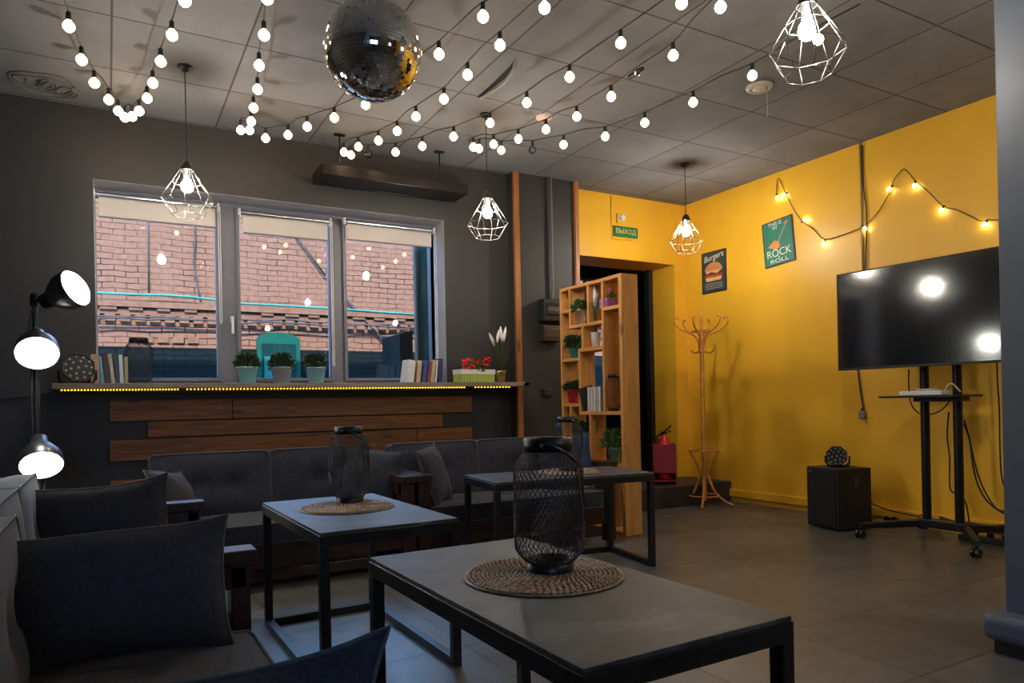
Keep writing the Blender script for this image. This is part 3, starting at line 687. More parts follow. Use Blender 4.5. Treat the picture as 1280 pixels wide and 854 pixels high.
def make_mat(label, loc, mat):
    t = MB(); R0 = .215; pitch = .0125; rnd = random.Random(4)
    r = .012; turns = int((R0-r)/pitch)
    for k in range(turns):
        rr = r+k*pitch; n = max(8, int(2*PI*rr/.016))
        for i in range(n):
            a = 2*PI*(i+rnd.uniform(-.1, .1))/n+k*.3; c = Vector((rr*math.cos(a), rr*math.sin(a), .006)); l = PI*rr/n*1.12; q = Matrix.Translation(c) @ Matrix.Rotation(a+PI/2+.35, 4, 'Z') @ Matrix.Diagonal((l, .0062, .0055, 1))
            o_ = [(1,0,0), (.5,.8,.3), (.5,-.8,.3), (-.5,.8,.3), (-.5,-.8,.3), (-1,0,0), (0,0,1), (0,1,-.3), (0,-1,-.3)]
            t.add([(1,0,0), (0,1,0), (-1,0,0), (0,-1,0), (0,0,1), (.55,.0,.75), (-.55,0,.75), (0,0,-.8)], [(0,1,5), (1,4,5), (1,6,4), (1,2,6), (2,3,6), (3,4,6), (3,5,4), (3,0,5), (0,7,1), (1,7,2), (2,7,3), (3,7,0)], q, True)
    t.lathe([(.001, .0005), (R0-.004, .0005), (R0-.004, .004), (.001, .004)], 48)
    return tag(t.build('placemat', mat, None, loc), label, 'placemat', 'round woven placemats')
m_mat = M('woven_seagrass', (.30,.19,.12), .5, var=.45, scale=60)
ma = make_mat('round woven placemat on the nearest table', (.995, 1.60, .601), m_mat)
dup(ma, (.935, 3.175, .601), 'round woven placemat on the table before the tufted sofa')
dup(ma, (2.60, 3.86, .601), 'round woven placemat on far table, seen as a thin ellipse')

# ------------------------------------------------------------------ floor lamp with three heads
FL = Vector((onY(45, 450, 4.7).x, 4.7, 0))
t = thing('floor_lamp', 'black floor lamp with three bright spotlight heads, left of windows', 'floor lamp', FL)
ztop = onY(46, 367, 4.7).z
MB().lathe([(.15, 0), (.15, .012), (.02, .025), (.018, .05)], 28).build('base', m_blk, t)
MB().cyl((0, 0, .02), (0, 0, ztop), .015).build('pole', M('satin_black_pole', (.05,.05,.055), .25, .7), t)
m_disc = EM('lamp_diffuser', (1, 1, .90), LAMPD); m_shade = M('black_lamp_shade', (.02,.021,.025), .35, .2)
def head(px, py, face, rpx, arm_z):
    D = (FL.dot(_F)) - .12
    c = atD(px, py, D) - FL; f = Vector(face).normalized(); r = rpx*D/FPX
    q = Matrix.Translation(c) @ f.to_track_quat('Z', 'Y').to_matrix().to_4x4()
    h = MB().lathe([(r*1.02, .0), (r*1.04, -.03), (r*.98, -.07), (r*.62, -.13), (r*.42, -.155), (r*.40, -.20), (.001, -.205)], 32, q, cap=False).build('lamp_shade', m_shade, t)
    MB().lathe([(r*.98, -.002), (r*.85, .012), (r*.5, .020), (.001, .022)], 32, q, cap=False).build('lamp_diffuser', m_disc, h)
    bk = c - f*.18
    MB().tube([bk, (bk+Vector((0,0,arm_z)))/2, (0, 0, arm_z)], .012, 8).cyl((0, 0, arm_z-.03), (0, 0, arm_z+.03), .024).build('swivel_arm', m_blk, h)
head(95, 360, (.72, -.49, .33), 23, onY(46, 376, 4.7).z)
head(46.5, 442, (.06, -.82, -.60), 23.5, onY(46, 428, 4.7).z)
head(52, 582, (.08, -.66, -.62), 23.5, onY(46, 566, 4.7).z)
b = MB(); b.tube(smoothpath([(.0, -.03, ztop-.05), (-.03, -.02, ztop-.2), (-.02, -.02, ztop-.3), (-.018, -.018, .9), (.03, .0, .8), (.02, -.018, .5), (.02, -.02, .05)]), .005, 6); b.build('lamp_cord', m_cord, t)
b = MB(); tag(b.tube(smoothpath([(XL+.05, 5.83, 1.12), (-1.1, 5.83, 1.10), (-.7, 5.83, 1.14), (-.34, 5.83, 1.19)]), .006, 6).build('wall_cable', m_cord), 'thin black cable along left wall below the floor lamp heads', 'cable')

# ------------------------------------------------------------------ par spotlights
def make_par(label, loc, rot, r=.10, group='black LED stage lights'):
    t = thing('stage_light', label, 'stage light', loc, 0, group, rot)      # aims along local -y
    q = Matrix.Rotation(PI/2, 4, 'X')     # lathe z -> -y
    MB().lathe([(.001, -.11), (r*.55, -.11), (r*.72, -.09), (r*.95, -.03), (r*1.04, .0), (r*1.04, .02), (r*.93, .02), (r*.93, .010), (.001, .010)], 8, q @ Matrix.Rotation(PI/8, 4, 'Z'), smooth=False).build('housing', m_blkpl, t, bev=.003)
    m_l = M('led_lens', (.42,.42,.36), .12, .3, var=.2)
    for rr, n, a0 in ((.0, 1, 0), (.045, 6, .2), (.076, 11, 0)):
        for i in range(n):
            a = a0+2*PI*i/n; rr2 = rr*r/.10
            MB().cyl((rr2*math.cos(a), -.010, rr2*math.sin(a)), (rr2*math.cos(a), -.0165, rr2*math.sin(a)), .0095*r/.1, .0085*r/.1, n=10).build('led_lens', m_l, t)
    b = MB(); b.tube([(-r*1.1, .05, 0), (-r*1.12, .06, -r*.6), (-r*.7, .07, -r*1.0), (r*.7, .07, -r*1.0), (r*1.12, .06, -r*.6), (r*1.1, .05, 0)], .008, 6); b.build('bracket', m_blk, t)
    b = MB(); b.tube([(-r*1.1, .06, -r*.1), (-r*1.0, .17, -r*1.0), (r*1.0, .17, -r*1.0), (r*1.1, .06, -r*.1)], .008, 6); b.build('rear_bracket', m_blk, t)
    return t
pp = onY(98, 463, 5.62)
make_par('black round stage light lying on the left end of window shelf', (pp.x, 5.62, SZ+.108), (R(-12), 0, R(8)))
pp = onX(1046, 570, 5.08)
make_par('black round stage light standing on top of the black speaker', (pp.x, pp.y, .495+.088), (R(-4), 0, R(-58)), r=.080)

# ------------------------------------------------------------------ plants and pots
def foliage(n, h, spread, leaf, mat, name, parent, loc, up=.5, seed=1, width=.35, r0=.02):
    rnd = random.Random(seed); b = MB()
    for k in range(n):
        a = rnd.uniform(0, 2*PI); rr = spread*math.sqrt(rnd.random()); z = h*rnd.random()**.8
        env = math.sqrt(max(.05, 1-(z/h)**2*.8)); base = Vector((rr*env*math.cos(a), rr*env*math.sin(a), z))
        d = Vector((math.cos(a)*rnd.uniform(.3, 1), math.sin(a)*rnd.uniform(.3, 1), rnd.uniform(-.2, 1)*up*2)).normalized()
        l = leaf*rnd.uniform(.6, 1.3); s = d.cross(Vector((rnd.uniform(-1, 1), rnd.uniform(-1, 1), rnd.uniform(-1, 1)))).normalized()*l*width; nrm = d.cross(s).normalized()*l*.08
        b.add([base, base+d*l*.5+s+nrm, base+d*l, base+d*l*.5-s+nrm], [(0, 1, 2), (0, 2, 3)])
    for k in range(14):
        a = rnd.uniform(0, 2*PI); rr = spread*.8*rnd.random()
        b.tube([(r0*math.cos(a)*rnd.random(), r0*math.sin(a)*rnd.random(), -.01), (rr*math.cos(a), rr*math.sin(a), h*rnd.uniform(.5, .95))], .0012, 3)
    return b.build(name, mat, parent, loc)
def make_pot(label, loc, r, h, pmat, lmat, fh, spread, leaf, seed, group, n=230, up=.5, cat='potted plant', name='potted_plant', width=.35):
    t = thing(name, label, cat, loc, 0, group)
    MB().lathe([(.001, 0), (r*.74, 0), (r*.98, h*.93), (r*1.05, h*.93), (r*1.05, h), (r*.93, h), (r*.90, h*.86)], 28, cap=False).build('pot', pmat, t)
    MB().lathe([(.001, h*.87), (r*.9, h*.86)], 20, cap=False).build('soil', m_soil, t)
    foliage(n, fh, spread, leaf, lmat, 'foliage', t, (0, 0, h*.9), up=up, seed=seed, width=width)
    return t
m_aqua = M('aqua_glazed_pot', (.36,.78,.80), .3, var=.05); m_tealpot = M('teal_pot', (.01,.33,.40), .3, var=.05); m_pink = M('pink_pot', (.60,.03,.10), .35, var=.05)
m_mint = M('mint_pot', (.20,.50,.45), .35, var=.05); m_pew = M('pewter_pot', (.50,.54,.62), .3, .2, var=.06); m_gold = M('gold_pot', (.55,.38,.14), .25, .8, var=.06)
YP = 5.66
for i, (x, nm, mt) in enumerate(((309, 'left aqua', m_aqua), (352, 'grey middle', m_pew), (395, 'right aqua', m_aqua))):
    p = onY(x, 470, YP)
    make_pot('%s pot with small bushy plant on the window shelf' % nm, (p.x, YP, SZ), .078, .125, mt, m_leaf, .105, .085, .034, 20+i, 'three small potted plants on the window shelf', n=420)
# flower box with red flowers
p0 = onY(573, 470, 5.62); p1 = onY(617, 470, 5.62); L = (p1.x-p0.x)/2
t = thing('flower_box', 'white and green wooden box of red flowers on window shelf', 'flower box', ((p0.x+p1.x)/2, 5.66, SZ), R(6))
m_gr = M('lime_green_slats', (.36,.46,.09), .6, var=.12); m_cream = M('cream_paint', (.75,.72,.62), .5, var=.05)
b = MB(); n = 12
for k in range(n):
    x = -L+2*L*k/n; b.box(x, x+2*L/n-.003, -.07, -.06, 0, .075); b.box(x, x+2*L/n-.003, .06, .07, 0, .075)
for k in range(7):
    y = -.06+.12*k/7; b.box(-L, -L+.01, y, y+.015, 0, .075); b.box(L-.01, L, y, y+.015, 0, .075)
b.box(-L+.01, L-.01, -.06, .06, 0, .01); b.build('slatted_box', m_gr, t)
MB().box(-L-.004, L+.004, -.074, -.058, .072, .115).box(-L-.004, L+.004, .058, .074, .072, .115).box(-L-.004, -L+.012, -.058, .058, .072, .115).box(L-.012, L+.004, -.058, .058, .072, .115).build('box_rim', m_cream, t, bev=.002)
m_redf = M('red_petal', (.72,.008,.02), .6, var=.2, scale=30)
rnd = random.Random(3); n = 0
for fx, fy, fz in ((-.11,-.02,.16), (-.05,-.05,.13), (-.08,.03,.18), (0,0,.17), (.03,-.05,.155), (.05,.03,.19), (-.12,-.05,.125), (.10,-.03,.15), (.13,0,.195), (.155,.0,.205), (.09,.02,.125), (-.02,.04,.20)):
    b = MB()
    for k in range(7):
        a = 2*PI*k/7+rnd.uniform(-.3, .3); d = Vector((math.cos(a), math.sin(a)*.7-.35, rnd.uniform(-.1, .7))).normalized(); s = d.cross(Vector((0, -.6, 1))).normalized()*.017; l = .042
        b.add([(0,0,0), d*l*.5+s, d*l, d*l*.5-s], [(0,1,2,3)])
    b.sphere((0, -.005, .005), .008, 5)
    b.build('red_bloom', m_redf, t, (fx, fy, fz))
foliage(120, .09, .10, .035, m_leaf2, 'foliage', t, (0, 0, .09), seed=5)
# tall plant in gold pot
p = onY(626, 470, 5.60)
t = thing('tall_plant', 'gold pot with tall dark grass and white tulip buds on window shelf', 'plant', (p.x, 5.60, SZ))
MB().lathe([(.001, 0), (.036, 0), (.046, .09), (.050, .105), (.045, .105), (.042, .09)], 24, cap=False).build('pot', m_gold, t)
b = MB(); rnd = random.Random(9)
for k in range(70):
    a = rnd.uniform(0, 2*PI); sp = rnd.uniform(.01, .10)*(1 if rnd.random() < .8 else 1.7); h = rnd.uniform(.16, .40)
    pts = [(.02*math.cos(a), .02*math.sin(a), .09), (.03*math.cos(a)+sp*.3*math.cos(a), .03*math.sin(a)+sp*.3*math.sin(a), .09+h*.6), (sp*math.cos(a), sp*math.sin(a)*.6, .09+h)]
    b.tube(smoothpath(pts, 3), .003, 3, rads=[.004*(1-i/7)+.0006 for i in range(7)])
b.build('grass_blades', M('dark_grass', (.035,.045,.02), .6, var=.4, scale=40), t)
m_tul = M('white_petal', (.80,.76,.70), .5, var=.05)
for x0, z0, dx, h in ((-.075, .33, -.05, .11), (-.045, .36, .02, .11), (.0, .37, -.01, .13), (.02, .37, .025, .13)):
    b = MB(); b.tube([(x0*.2, -.02, .1), (x0, -.03, z0)], .003, 5)
    b.build('flower_stem', m_leaf, t)
    MB().tube([(x0, -.03, z0-.005), (x0+dx*.3, -.03, z0+h*.35), (x0+dx*.7, -.03, z0+h*.7), (x0+dx, -.03, z0+h)], .01, 8, rads=[.008, .016, .013, .003]).build('white_bud', m_tul, t)

# ------------------------------------------------------------------ books
def make_book(label, loc, th, d, h, col, rot, group, rot_is=None):
    mt = M('book_cover', col, .5, var=.12, scale=20)
    t = thing('book', label, 'book', loc, 0, group, rot)     # spine faces local -y, thickness along x
    MB().box(-th/2, -th/2+.003, 0, d, 0, h).box(th/2-.003, th/2, 0, d, 0, h).box(-th/2, th/2, -.004, .003, 0, h).build('book_cover', mt, t, bev=.0015)
    MB().box(-th/2+.003, th/2-.003, .003, d-.006, .003, h-.004).build('book_pages', m_cream, t)
    return t
left = [(119, .045, .215, (.42,.26,.15), 0, 'tan book leftmost beside the stage light'), (128.5, .020, .20, (.10,.34,.40), -2, 'thin light blue book in the left row'), (134, .034, .225, (.07,.035,.03), -4, 'dark brown book in the left row'),
        (142, .020, .22, (.40,.36,.28), -6, 'thin beige leaning book in the left row'), (147.5, .018, .22, (.05,.05,.07), -4, 'thin black book in the left row'), (152.5, .020, .215, (.45,.55,.58), -2, 'pale grey book in the left row'), (158, .020, .20, (.30,.24,.14), 0, 'last khaki book in the left row by the lantern')]
for x, th, h, c, a, lb in left:
    p = onY(x, 475, 5.80); make_book(lb, (p.x, 5.80, SZ), th*1.15, .15, h, c, (0, R(a), 0), 'books at the left end of the shelf')
right = [(514, .055, .20, (.62,.60,.58), 8, 'fat white book at left of the right row'), (524.5, .032, .195, (.50,.36,.22), 6, 'tan book second in the right row'), (531.5, .030, .20, (.03,.07,.22), 9, 'blue book in the right row'), (537, .022, .195, (.22,.05,.045), 10, 'dark red book in the right row'),
         (542, .028, .20, (.46,.33,.22), 8, 'patterned brown book in the right row'), (546.5, .012, .20, (.62,.58,.48), 6, 'thin cream book in the right row'), (552, .034, .215, (.02,.03,.09), 3, 'navy book at the right end of the right row')]
for x, th, h, c, a, lb in right:
    p = onY(x-2, 474, 5.72); make_book(lb, (p.x, 5.72, SZ), th*1.2, .15, h, c, (0, R(a), 0), 'books at the right end of the shelf')
# ------------------------------------------------------------------ shelving unit (open both ways)
BX0, BX1, BYN, BYF = 3.50, 3.665, 4.40, 5.272; BH = 2.06; TK = .028
t = thing('shelving_unit', 'tall pine shelving unit with staggered open compartments', 'shelving unit', (BX0, BYN, 0))
def by(px, py): return onX(px, py, BX0).y-BYN
def bz(px, py): return onX(px, py, BX0).z
Wx = BX1-BX0; Ly = BYF-BYN
MB().box(0, Wx, 0, TK+.008, 0, BH).build('side_panel', m_pine, t, bev=.002)
MB().box(0, Wx, Ly-TK, Ly, 0, BH).build('side_panel', m_pine, t, bev=.002)
MB().box(0, Wx, TK+.008, Ly-TK, BH-TK, BH).build('top_board', m_pineY, t, bev=.002)
MB().box(0, Wx, TK+.008, Ly-TK, .0, TK).build('bottom_board', m_pineY, t, bev=.002)
z_h0 = bz(708, 387); z_h1 = bz(730, 404); z_h2 = bz(765, 382); z_h3 = bz(740, 434); z_h4 = bz(712, 448); z_h5 = bz(712, 504.5); z_h6 = bz(752, 514.6); z_h7 = bz(771, 580.5); z_h9 = bz(730, 556)
y1 = by(711, 370); y2 = by(734, 370); y3 = by(753, 420); y4 = by(727.5, 420); y5 = by(724, 480); y6 = by(712.6, 520); y7 = by(737.6, 560); y8 = by(756, 620)
def upr(y, z0, z1): MB().box(.004, Wx-.004, y-TK/2, y+TK/2, z0, z1).build('upright', m_pine, t, bev=.002)
def shf(ya, yb, z): MB().box(.004, Wx-.004, yb+TK/2 if yb > 0 else TK+.008, ya-TK/2, z-TK, z).build('shelf_board', m_pineY, t, bev=.002)
FAR = Ly-TK/2
upr(y1, z_h1, BH-TK); upr(y2, z_h1, BH-TK); upr(y3, z_h6, BH-TK); upr(y4, z_h3, z_h1-TK); upr(y5, z_h6, z_h3-TK); upr(y6, TK, z_h5-TK); upr(y7, z_h7, z_h6-TK); upr(y8, TK, z_h7-TK)
shf(FAR, y1, z_h0); shf(y1+TK, y3, z_h1); shf(y3, 0, z_h2); shf(y5+TK, y3, z_h3); shf(FAR, y5, z_h4); shf(FAR, y5, z_h5); shf(y5+TK, 0, z_h6); shf(y8 if y8 > y7 else y7+TK, 0, z_h7); shf(y6, y7, z_h9)
def onshelf(px, z, xin=.07): p = onX(px, 450, BX0+xin); return (BX0+xin, p.y, z)
G = 'small plants in the shelving unit'
make_pot('silver bucket with green plant in upper compartment of shelving unit', onshelf(727, z_h1), .055, .13, M('galvanised_bucket', (.55,.58,.62), .25, .8, var=.1), m_leaf2, .08, .065, .04, 31, G, n=200)
make_pot('small teal pot with bushy plant at the far side of shelving unit', onshelf(718.5, z_h4), .048, .095, m_tealpot, m_leaf, .10, .085, .04, 32, G, n=240)
make_pot('pink pot with dark green plant in shelving unit', onshelf(715.5, z_h5), .050, .12, m_pink, m_leaf, .07, .075, .04, 33, G, n=200)
make_pot('mint pot partly hidden behind the far lantern, in shelving unit', onshelf(728, z_h9), .052, .11, m_mint, m_leaf, .07, .075, .05, 34, G, n=180)
make_pot('mint pot with feathery plant low in shelving unit near the table', onshelf(766, z_h7, .06), .056, .125, m_mint, m_leaf2, .13, .09, .055, 35, G, n=420, width=.14, up=.9)
q = onshelf(745.5, z_h3, .06)
tt = thing('vase_of_grass', 'white vase with tall pale plume in shelving unit', 'vase', q)
MB().lathe([(.001, 0), (.034, 0), (.042, .12), (.045, .125), (.040, .125)], 22, cap=False).build('vase', m_white, tt)
b = MB(); rnd = random.Random(2)
for k in range(14): a = rnd.uniform(0, 6.3); b.tube([(0, 0, .05), (.015*math.cos(a), .02*math.sin(a), .3), (.03*math.cos(a), .05*math.sin(a), rnd.uniform(.32, .48))], .0025, 3)
b.build('grass_blades', m_leaf, tt)
MB().tube([(0, 0, .34), (0, -.004, .42), (0, .01, .52)], .01, 7, rads=[.010, .020, .004]).build('pale_plume', m_cream, tt)
q = onshelf(762, z_h2, .075)
tt = thing('flower_crate', 'small purple crate with pink flower in top of shelving unit', 'flower crate', q); m_pur = M('purple_slats', (.38,.13,.50), .5, var=.1)
b = MB()
for k in range(3): b.box(-.05, .05, -.055, -.047, .027*k, .027*k+.022).box(-.05, .05, .047, .055, .027*k, .027*k+.022).box(-.055, -.048, -.05, .05, .027*k, .027*k+.022).box(.048, .055, -.05, .05, .027*k, .027*k+.022)
b.box(-.048, .048, -.047, .047, 0, .008); b.build('crate', m_pur, tt)
foliage(70, .05, .045, .03, m_leaf2, 'foliage', tt, (0, 0, .065), seed=8)
b = MB(); b.sphere((0, -.01, .145), .022, 6); b.sphere((0, .02, .135), .018, 6); b.build('pink_bloom', M('pink_petal', (.65,.12,.42), .6), tt)
for k, (px, th, h, c, a, lb) in enumerate(((729, .014, .20, (.03,.03,.04), 14, 'black book leaning in the shelving unit'), (735.2, .022, .205, (.55,.45,.36), 0, 'beige book leftmost upright in the shelving unit'), (739.0, .020, .205, (.50,.48,.46), 0, 'grey book in the shelving unit'), (742.4, .020, .205, (.60,.50,.42), 0, 'cream book in the shelving unit'), (745.6, .018, .205, (.34,.34,.38), 0, 'dark grey book in the shelving unit'), (748.6, .016, .205, (.60,.58,.55), 0, 'white book rightmost in the shelving unit'))):
    q = onshelf(px, z_h6, .02); make_book(lb, q, th*1.5, .13, h, c, (R(a), 0, -PI/2), 'books in the shelving unit')
q = onshelf(765, z_h6, .09)
dup(lan0, q, 'dark brown wire lantern standing in the shelving unit', 0, scale=.86)
tt = thing('brown_jar', 'tall brown glass jar in the shelving unit', 'jar', (q[0], q[1], q[2])) if False else None

# ------------------------------------------------------------------ fire extinguisher in its stand
p = onZ(822, 609, .205)
ex = Vector((5.10, 5.60, .205))
fr = [onY(x, 600, 5.45) for x in (815, 829, 848)]
t = thing('extinguisher_stand', 'red metal fire extinguisher box standing on the raised threshold', 'stand', (onY(831,600,5.56).x, 5.56, .205), R(-40))
zt_ = onY(829, 556, 5.45).z-.205
b = MB(); wv = .115
b.box(-wv, -wv+.012, -.12, .12, 0, zt_); b.box(wv-.012, wv, -.12, .12, 0, zt_); b.box(-wv+.012, wv-.012, .108, .12, 0, zt_); b.box(-wv+.012, wv-.012, -.12, -.108, .12, zt_); b.box(-wv+.012, wv-.012, -.12, .108, .03, .045)
b.build('stand_box', m_red, t, bev=.003)
t = thing('fire_extinguisher', 'red fire extinguisher with black handle, its top above the red box', 'fire extinguisher', (onY(831,600,5.56).x, 5.56, .252), R(-40))
zt2 = zt_-.047
MB().lathe([(.001, 0), (.070, 0), (.075, .02), (.075, zt2-.02), (.060, zt2+.045), (.028, zt2+.075), (.02, zt2+.095), (.001, zt2+.095)], 26, cap=False).build('cylinder', M('extinguisher_red', (.50,.012,.012), .25, var=.05, coat=.3), t)
b = MB(); b.cyl((0, 0, zt2+.08), (0, 0, zt2+.12), .018); b.tube([(-.035, 0, zt2+.11), (0, 0, zt2+.12), (.05, -.0, zt2+.16), (.075, 0, zt2+.19)], .009, 6); b.tube([(-.03, 0, zt2+.10), (.03, 0, zt2+.115), (.07, 0, zt2+.13)], .007, 6); b.build('valve_handle', m_blk, t)
MB().tube(smoothpath([(-.02, 0, zt2+.10), (-.07, -.03, zt2+.07), (-.086, -.03, zt2-.05), (-.085, -.03, .15)]), .009, 7).build('hose', m_blk, t)

# ------------------------------------------------------------------ bentwood coat rack
cr = onZ(881, 632, 0)
t = thing('coat_rack', 'bentwood coat rack with curved hooks in the yellow corner', 'coat rack', (cr.x, cr.y, 0), R(8)); Dc = cr.dot(_F); k_ = Dc/FPX
def cz(py): return EYE + (504 - .02*(881-640) - py)*k_
zt_ = cz(389)
b = MB(); b.lathe([(.021, .05), (.022, .6), (.020, cz(435)), (.019, cz(420)), (.017, cz(415)), (.021, cz(412)), (.017, cz(408)), (.020, cz(401)), (.013, cz(396)), (.016, cz(394)), (.004, zt_)], 18); b.build('pole', m_rattan, t)
z_r = cz(414); rr = .10
b = MB(); b.tube([(rr*math.cos(a), rr*math.sin(a), z_r) for a in [2*PI*i/28 for i in range(28)]], .008, 7, True); b.build('upper_ring', m_rattan, t)
for i in range(6):
    a = 2*PI*i/6+.35; ca, sa = math.cos(a), math.sin(a)
    prof = [(.028, cz(441)), (.024, cz(434)), (.034, cz(426)), (.075, cz(419)), (.15, cz(414.5)), (.215, cz(410)), (.258, cz(404)), (.262, cz(399)), (.240, cz(396.5)), (.225, cz(399))]
    pts = smoothpath([(r_*ca, r_*sa, z_) for r_, z_ in prof], 4)
    MB().tube(pts, .009, 8, rads=[.010-.003*j/len(pts) for j in range(len(pts))]).sphere(pts[-1], .010, 5).build('hook', m_rattan, t)
    prof = [(.026, cz(432)), (.028, cz(437)), (.055, cz(441)), (.10, cz(441)), (.125, cz(438))]
    if i % 2 == 0:
        pts = smoothpath([(r_*math.cos(a+.4), r_*math.sin(a+.4), z_) for r_, z_ in prof], 4); MB().tube(pts, .008, 7).build('lower_hook', m_rattan, t)
z1_, z2_ = cz(563), cz(620)
b = MB(); b.tube([(.135*math.cos(a), .135*math.sin(a), z1_) for a in [2*PI*i/32 for i in range(32)]], .009, 7, True); b.build('middle_ring', m_rattan, t)
b = MB(); b.tube([(.145*math.cos(a), .145*math.sin(a), .10) for a in [2*PI*i/32 for i in range(32)]], .008, 7, True); b.build('lower_ring', m_rattan, t)
for i in range(4):
    a = PI/2*i+.55; ca, sa = math.cos(a), math.sin(a)
    prof = [(.14, z1_+.005), (.115, z1_-.05), (.05, z1_-.17), (.032, z1_-.25), (.045, .28), (.10, .14), (.19, .05), (.275, .012)]
    MB().tube(smoothpath([(r_*ca, r_*sa, z_) for r_, z_ in prof], 4), .0125, 8).build('leg', m_rattan, t)

# ------------------------------------------------------------------ posters
def wall_rect(c0, c1, c2, c3, X):   # tl tr br bl pixels -> centre, width, height
    P = [onX(*c, X) for c in (c0, c1, c2, c3)]; c = sum(P, Vector())/4
    return c, (abs(P[0].y-P[1].y)+abs(P[3].y-P[2].y))/2, (P[0].z-P[3].z+P[1].z-P[2].z)/2
c, pw, ph_ = wall_rect((877,317.3), (907.5,310.2), (907.7,362.7), (878,368), XR-.01)
t = thing('poster', 'dark poster with a large burger and the word Burgers', 'poster', (XR, c.y, c.z), -PI/2)
MB().box(-pw/2, pw/2, -.012, 0, -ph_/2, ph_/2).build('poster_board', M('poster_black', (.020,.022,.028), .5), t)
MB().box(-pw/2+.015, pw/2-.015, -.0135, -.012, -ph_/2+.015, ph_/2-.015).build('poster_panel', M('poster_dark_teal', (.03,.05,.055), .5), t)
text('Burgers', pw*.26, m_cream, t, (0, -.0145, ph_*.355), rot=(PI/2, R(-8), 0), shear=.25)
def dome(cx, cz_, rx, rz, y0, y1, half=True):
    n = 20; return [(cx+rx*math.cos(PI*i/n), cz_+rz*math.sin(PI*i/n)) for i in range(n+1)]
m_bun = M('bun_print', (.62,.25,.10), .5); m_meat = M('patty_print', (.10,.035,.02), .5); m_tom = M('tomato_print', (.62,.05,.02), .5); m_cheese = M('cheese_print', (.75,.45,.16), .5)
MB().prism(dome(0, .03*ph_, pw*.36, ph_*.20, 0, 0), -.0155, -.0135).build('printed_bun', m_bun, t)
b = MB(); b.prism([(-pw*.34, .03*ph_), (-pw*.28, -.04*ph_), (-pw*.1, .0), (pw*.15, -.05*ph_), (pw*.34, .03*ph_)], -.0158, -.0135); b.build('printed_cheese', m_cheese, t)
MB().box(-pw*.34, pw*.34, -.0152, -.0135, -.085*ph_, .01*ph_).build('printed_patty', m_meat, t)
MB().box(-pw*.35, pw*.35, -.0156, -.0135, -.115*ph_, -.075*ph_).build('printed_tomato', m_tom, t, bev=.003)
b = MB(); b.prism([(-pw*.34, -.13*ph_), (-pw*.30, -.22*ph_), (pw*.30, -.22*ph_), (pw*.34, -.13*ph_)], -.0154, -.0135); b.build('printed_lower_bun', m_cheese, t)
b = MB()
for j in range(3): b.box(-pw*.36, pw*.36, -.0146, -.0135, (-.30-.055*j)*ph_, (-.275-.055*j)*ph_)
b.build('printed_lines', M('faded_print', (.28,.27,.26), .5), t)
c, pw, ph_ = wall_rect((952,281), (989.8,268), (994.3,325), (956.7,336), XR-.01)
t = thing('poster', 'green poster with a guitar and the words rock and roll', 'poster', (XR, c.y, c.z), 0, None, (0, R(6), 0)); t.rotation_mode = 'XYZ'
t.matrix_world = Matrix.Translation((XR, c.y, c.z)) @ Matrix.Rotation(-PI/2, 4, 'Z') @ Matrix.Rotation(R(-4.5), 4, 'Y')
MB().box(-pw/2, pw/2, -.012, 0, -ph_/2, ph_/2).build('poster_board', M('poster_navy', (.03,.035,.06), .5), t)
MB().box(-pw/2+.014, pw/2-.014, -.0135, -.012, -ph_/2+.014, ph_/2-.014).build('poster_panel', M('poster_green', (.015,.18,.125), .5), t)
text('THIS IS', pw*.15, m_cream, t, (-pw*.06, -.0145, ph_*.42)); text('MY', pw*.12, m_cream, t, (-pw*.06, -.0145, ph_*.325))
text('ROCK', pw*.29, m_cream, t, (0, -.0145, -ph_*.235)); text('&', pw*.08, m_cream, t, (0, -.0145, -ph_*.325)); text('ROLL', pw*.15, m_cream, t, (0, -.0145, -ph_*.405), sx=1.7)
m_gui = M('guitar_orange', (.70,.22,.06), .5)
b = MB(); b.prism([(-pw*.34, -ph_*.06), (-pw*.12, ph_*.06), (-pw*.02, ph_*.03), (pw*.0, -ph_*.01), (pw*.06, -ph_*.03), (pw*.04, -ph_*.13), (-pw*.08, -ph_*.15)], -.0155, -.0135); b.build('printed_guitar_body', m_gui, t)
b = MB(); b.prism([(pw*.26, ph_*.32), (pw*.36, ph_*.36), (pw*.34, ph_*.42), (pw*.24, ph_*.36)], -.0155, -.0135); b.build('printed_guitar_head', m_gui, t)
b = MB(); b.prism([(-pw*.05, -ph_*.03), (-pw*.01, -ph_*.05), (pw*.30, ph_*.33), (pw*.27, ph_*.34)], -.0158, -.0135); b.build('printed_guitar_neck', M('neck_print', (.30,.28,.26), .5), t)

# ------------------------------------------------------------------ television on its trolley
TX = 5.0; z0, z1 = 1.262, 2.018; ya = 3.592; yb = ya-1.345
TR = -PI/2+R(3)
t = thing('television', 'large black flat television on its wheeled stand', 'television', (TX+math.cos(TR)*(ya-yb)/2, ya+math.sin(TR)*(ya-yb)/2, (z0+z1)/2), TR); L = (ya-yb)/2; Hh = (z1-z0)/2
MB().box(-L, L, 0, .028, -Hh, Hh).build('tv_housing', m_blkpl, t, bev=.004)
b = MB(); e = .012
b.box(-L, L, -.006, 0, Hh-e, Hh); b.box(-L, L, -.006, 0, -Hh, -Hh+e*1.5); b.box(-L, -L+e, -.006, 0, -Hh+e, Hh-e); b.box(L-e, L, -.006, 0, -Hh+e, Hh-e); b.build('bezel', m_blk, t, bev=.002)
ms, nt, bs = base_mat('glossy_screen'); bs.inputs['Base Color'].default_value = (.010,.011,.016,1); bs.inputs['Roughness'].default_value = .10; bs.inputs['Specular IOR Level'].default_value = .9; bs.inputs['Coat Weight'].default_value = .6; bs.inputs['Coat Roughness'].default_value = .05
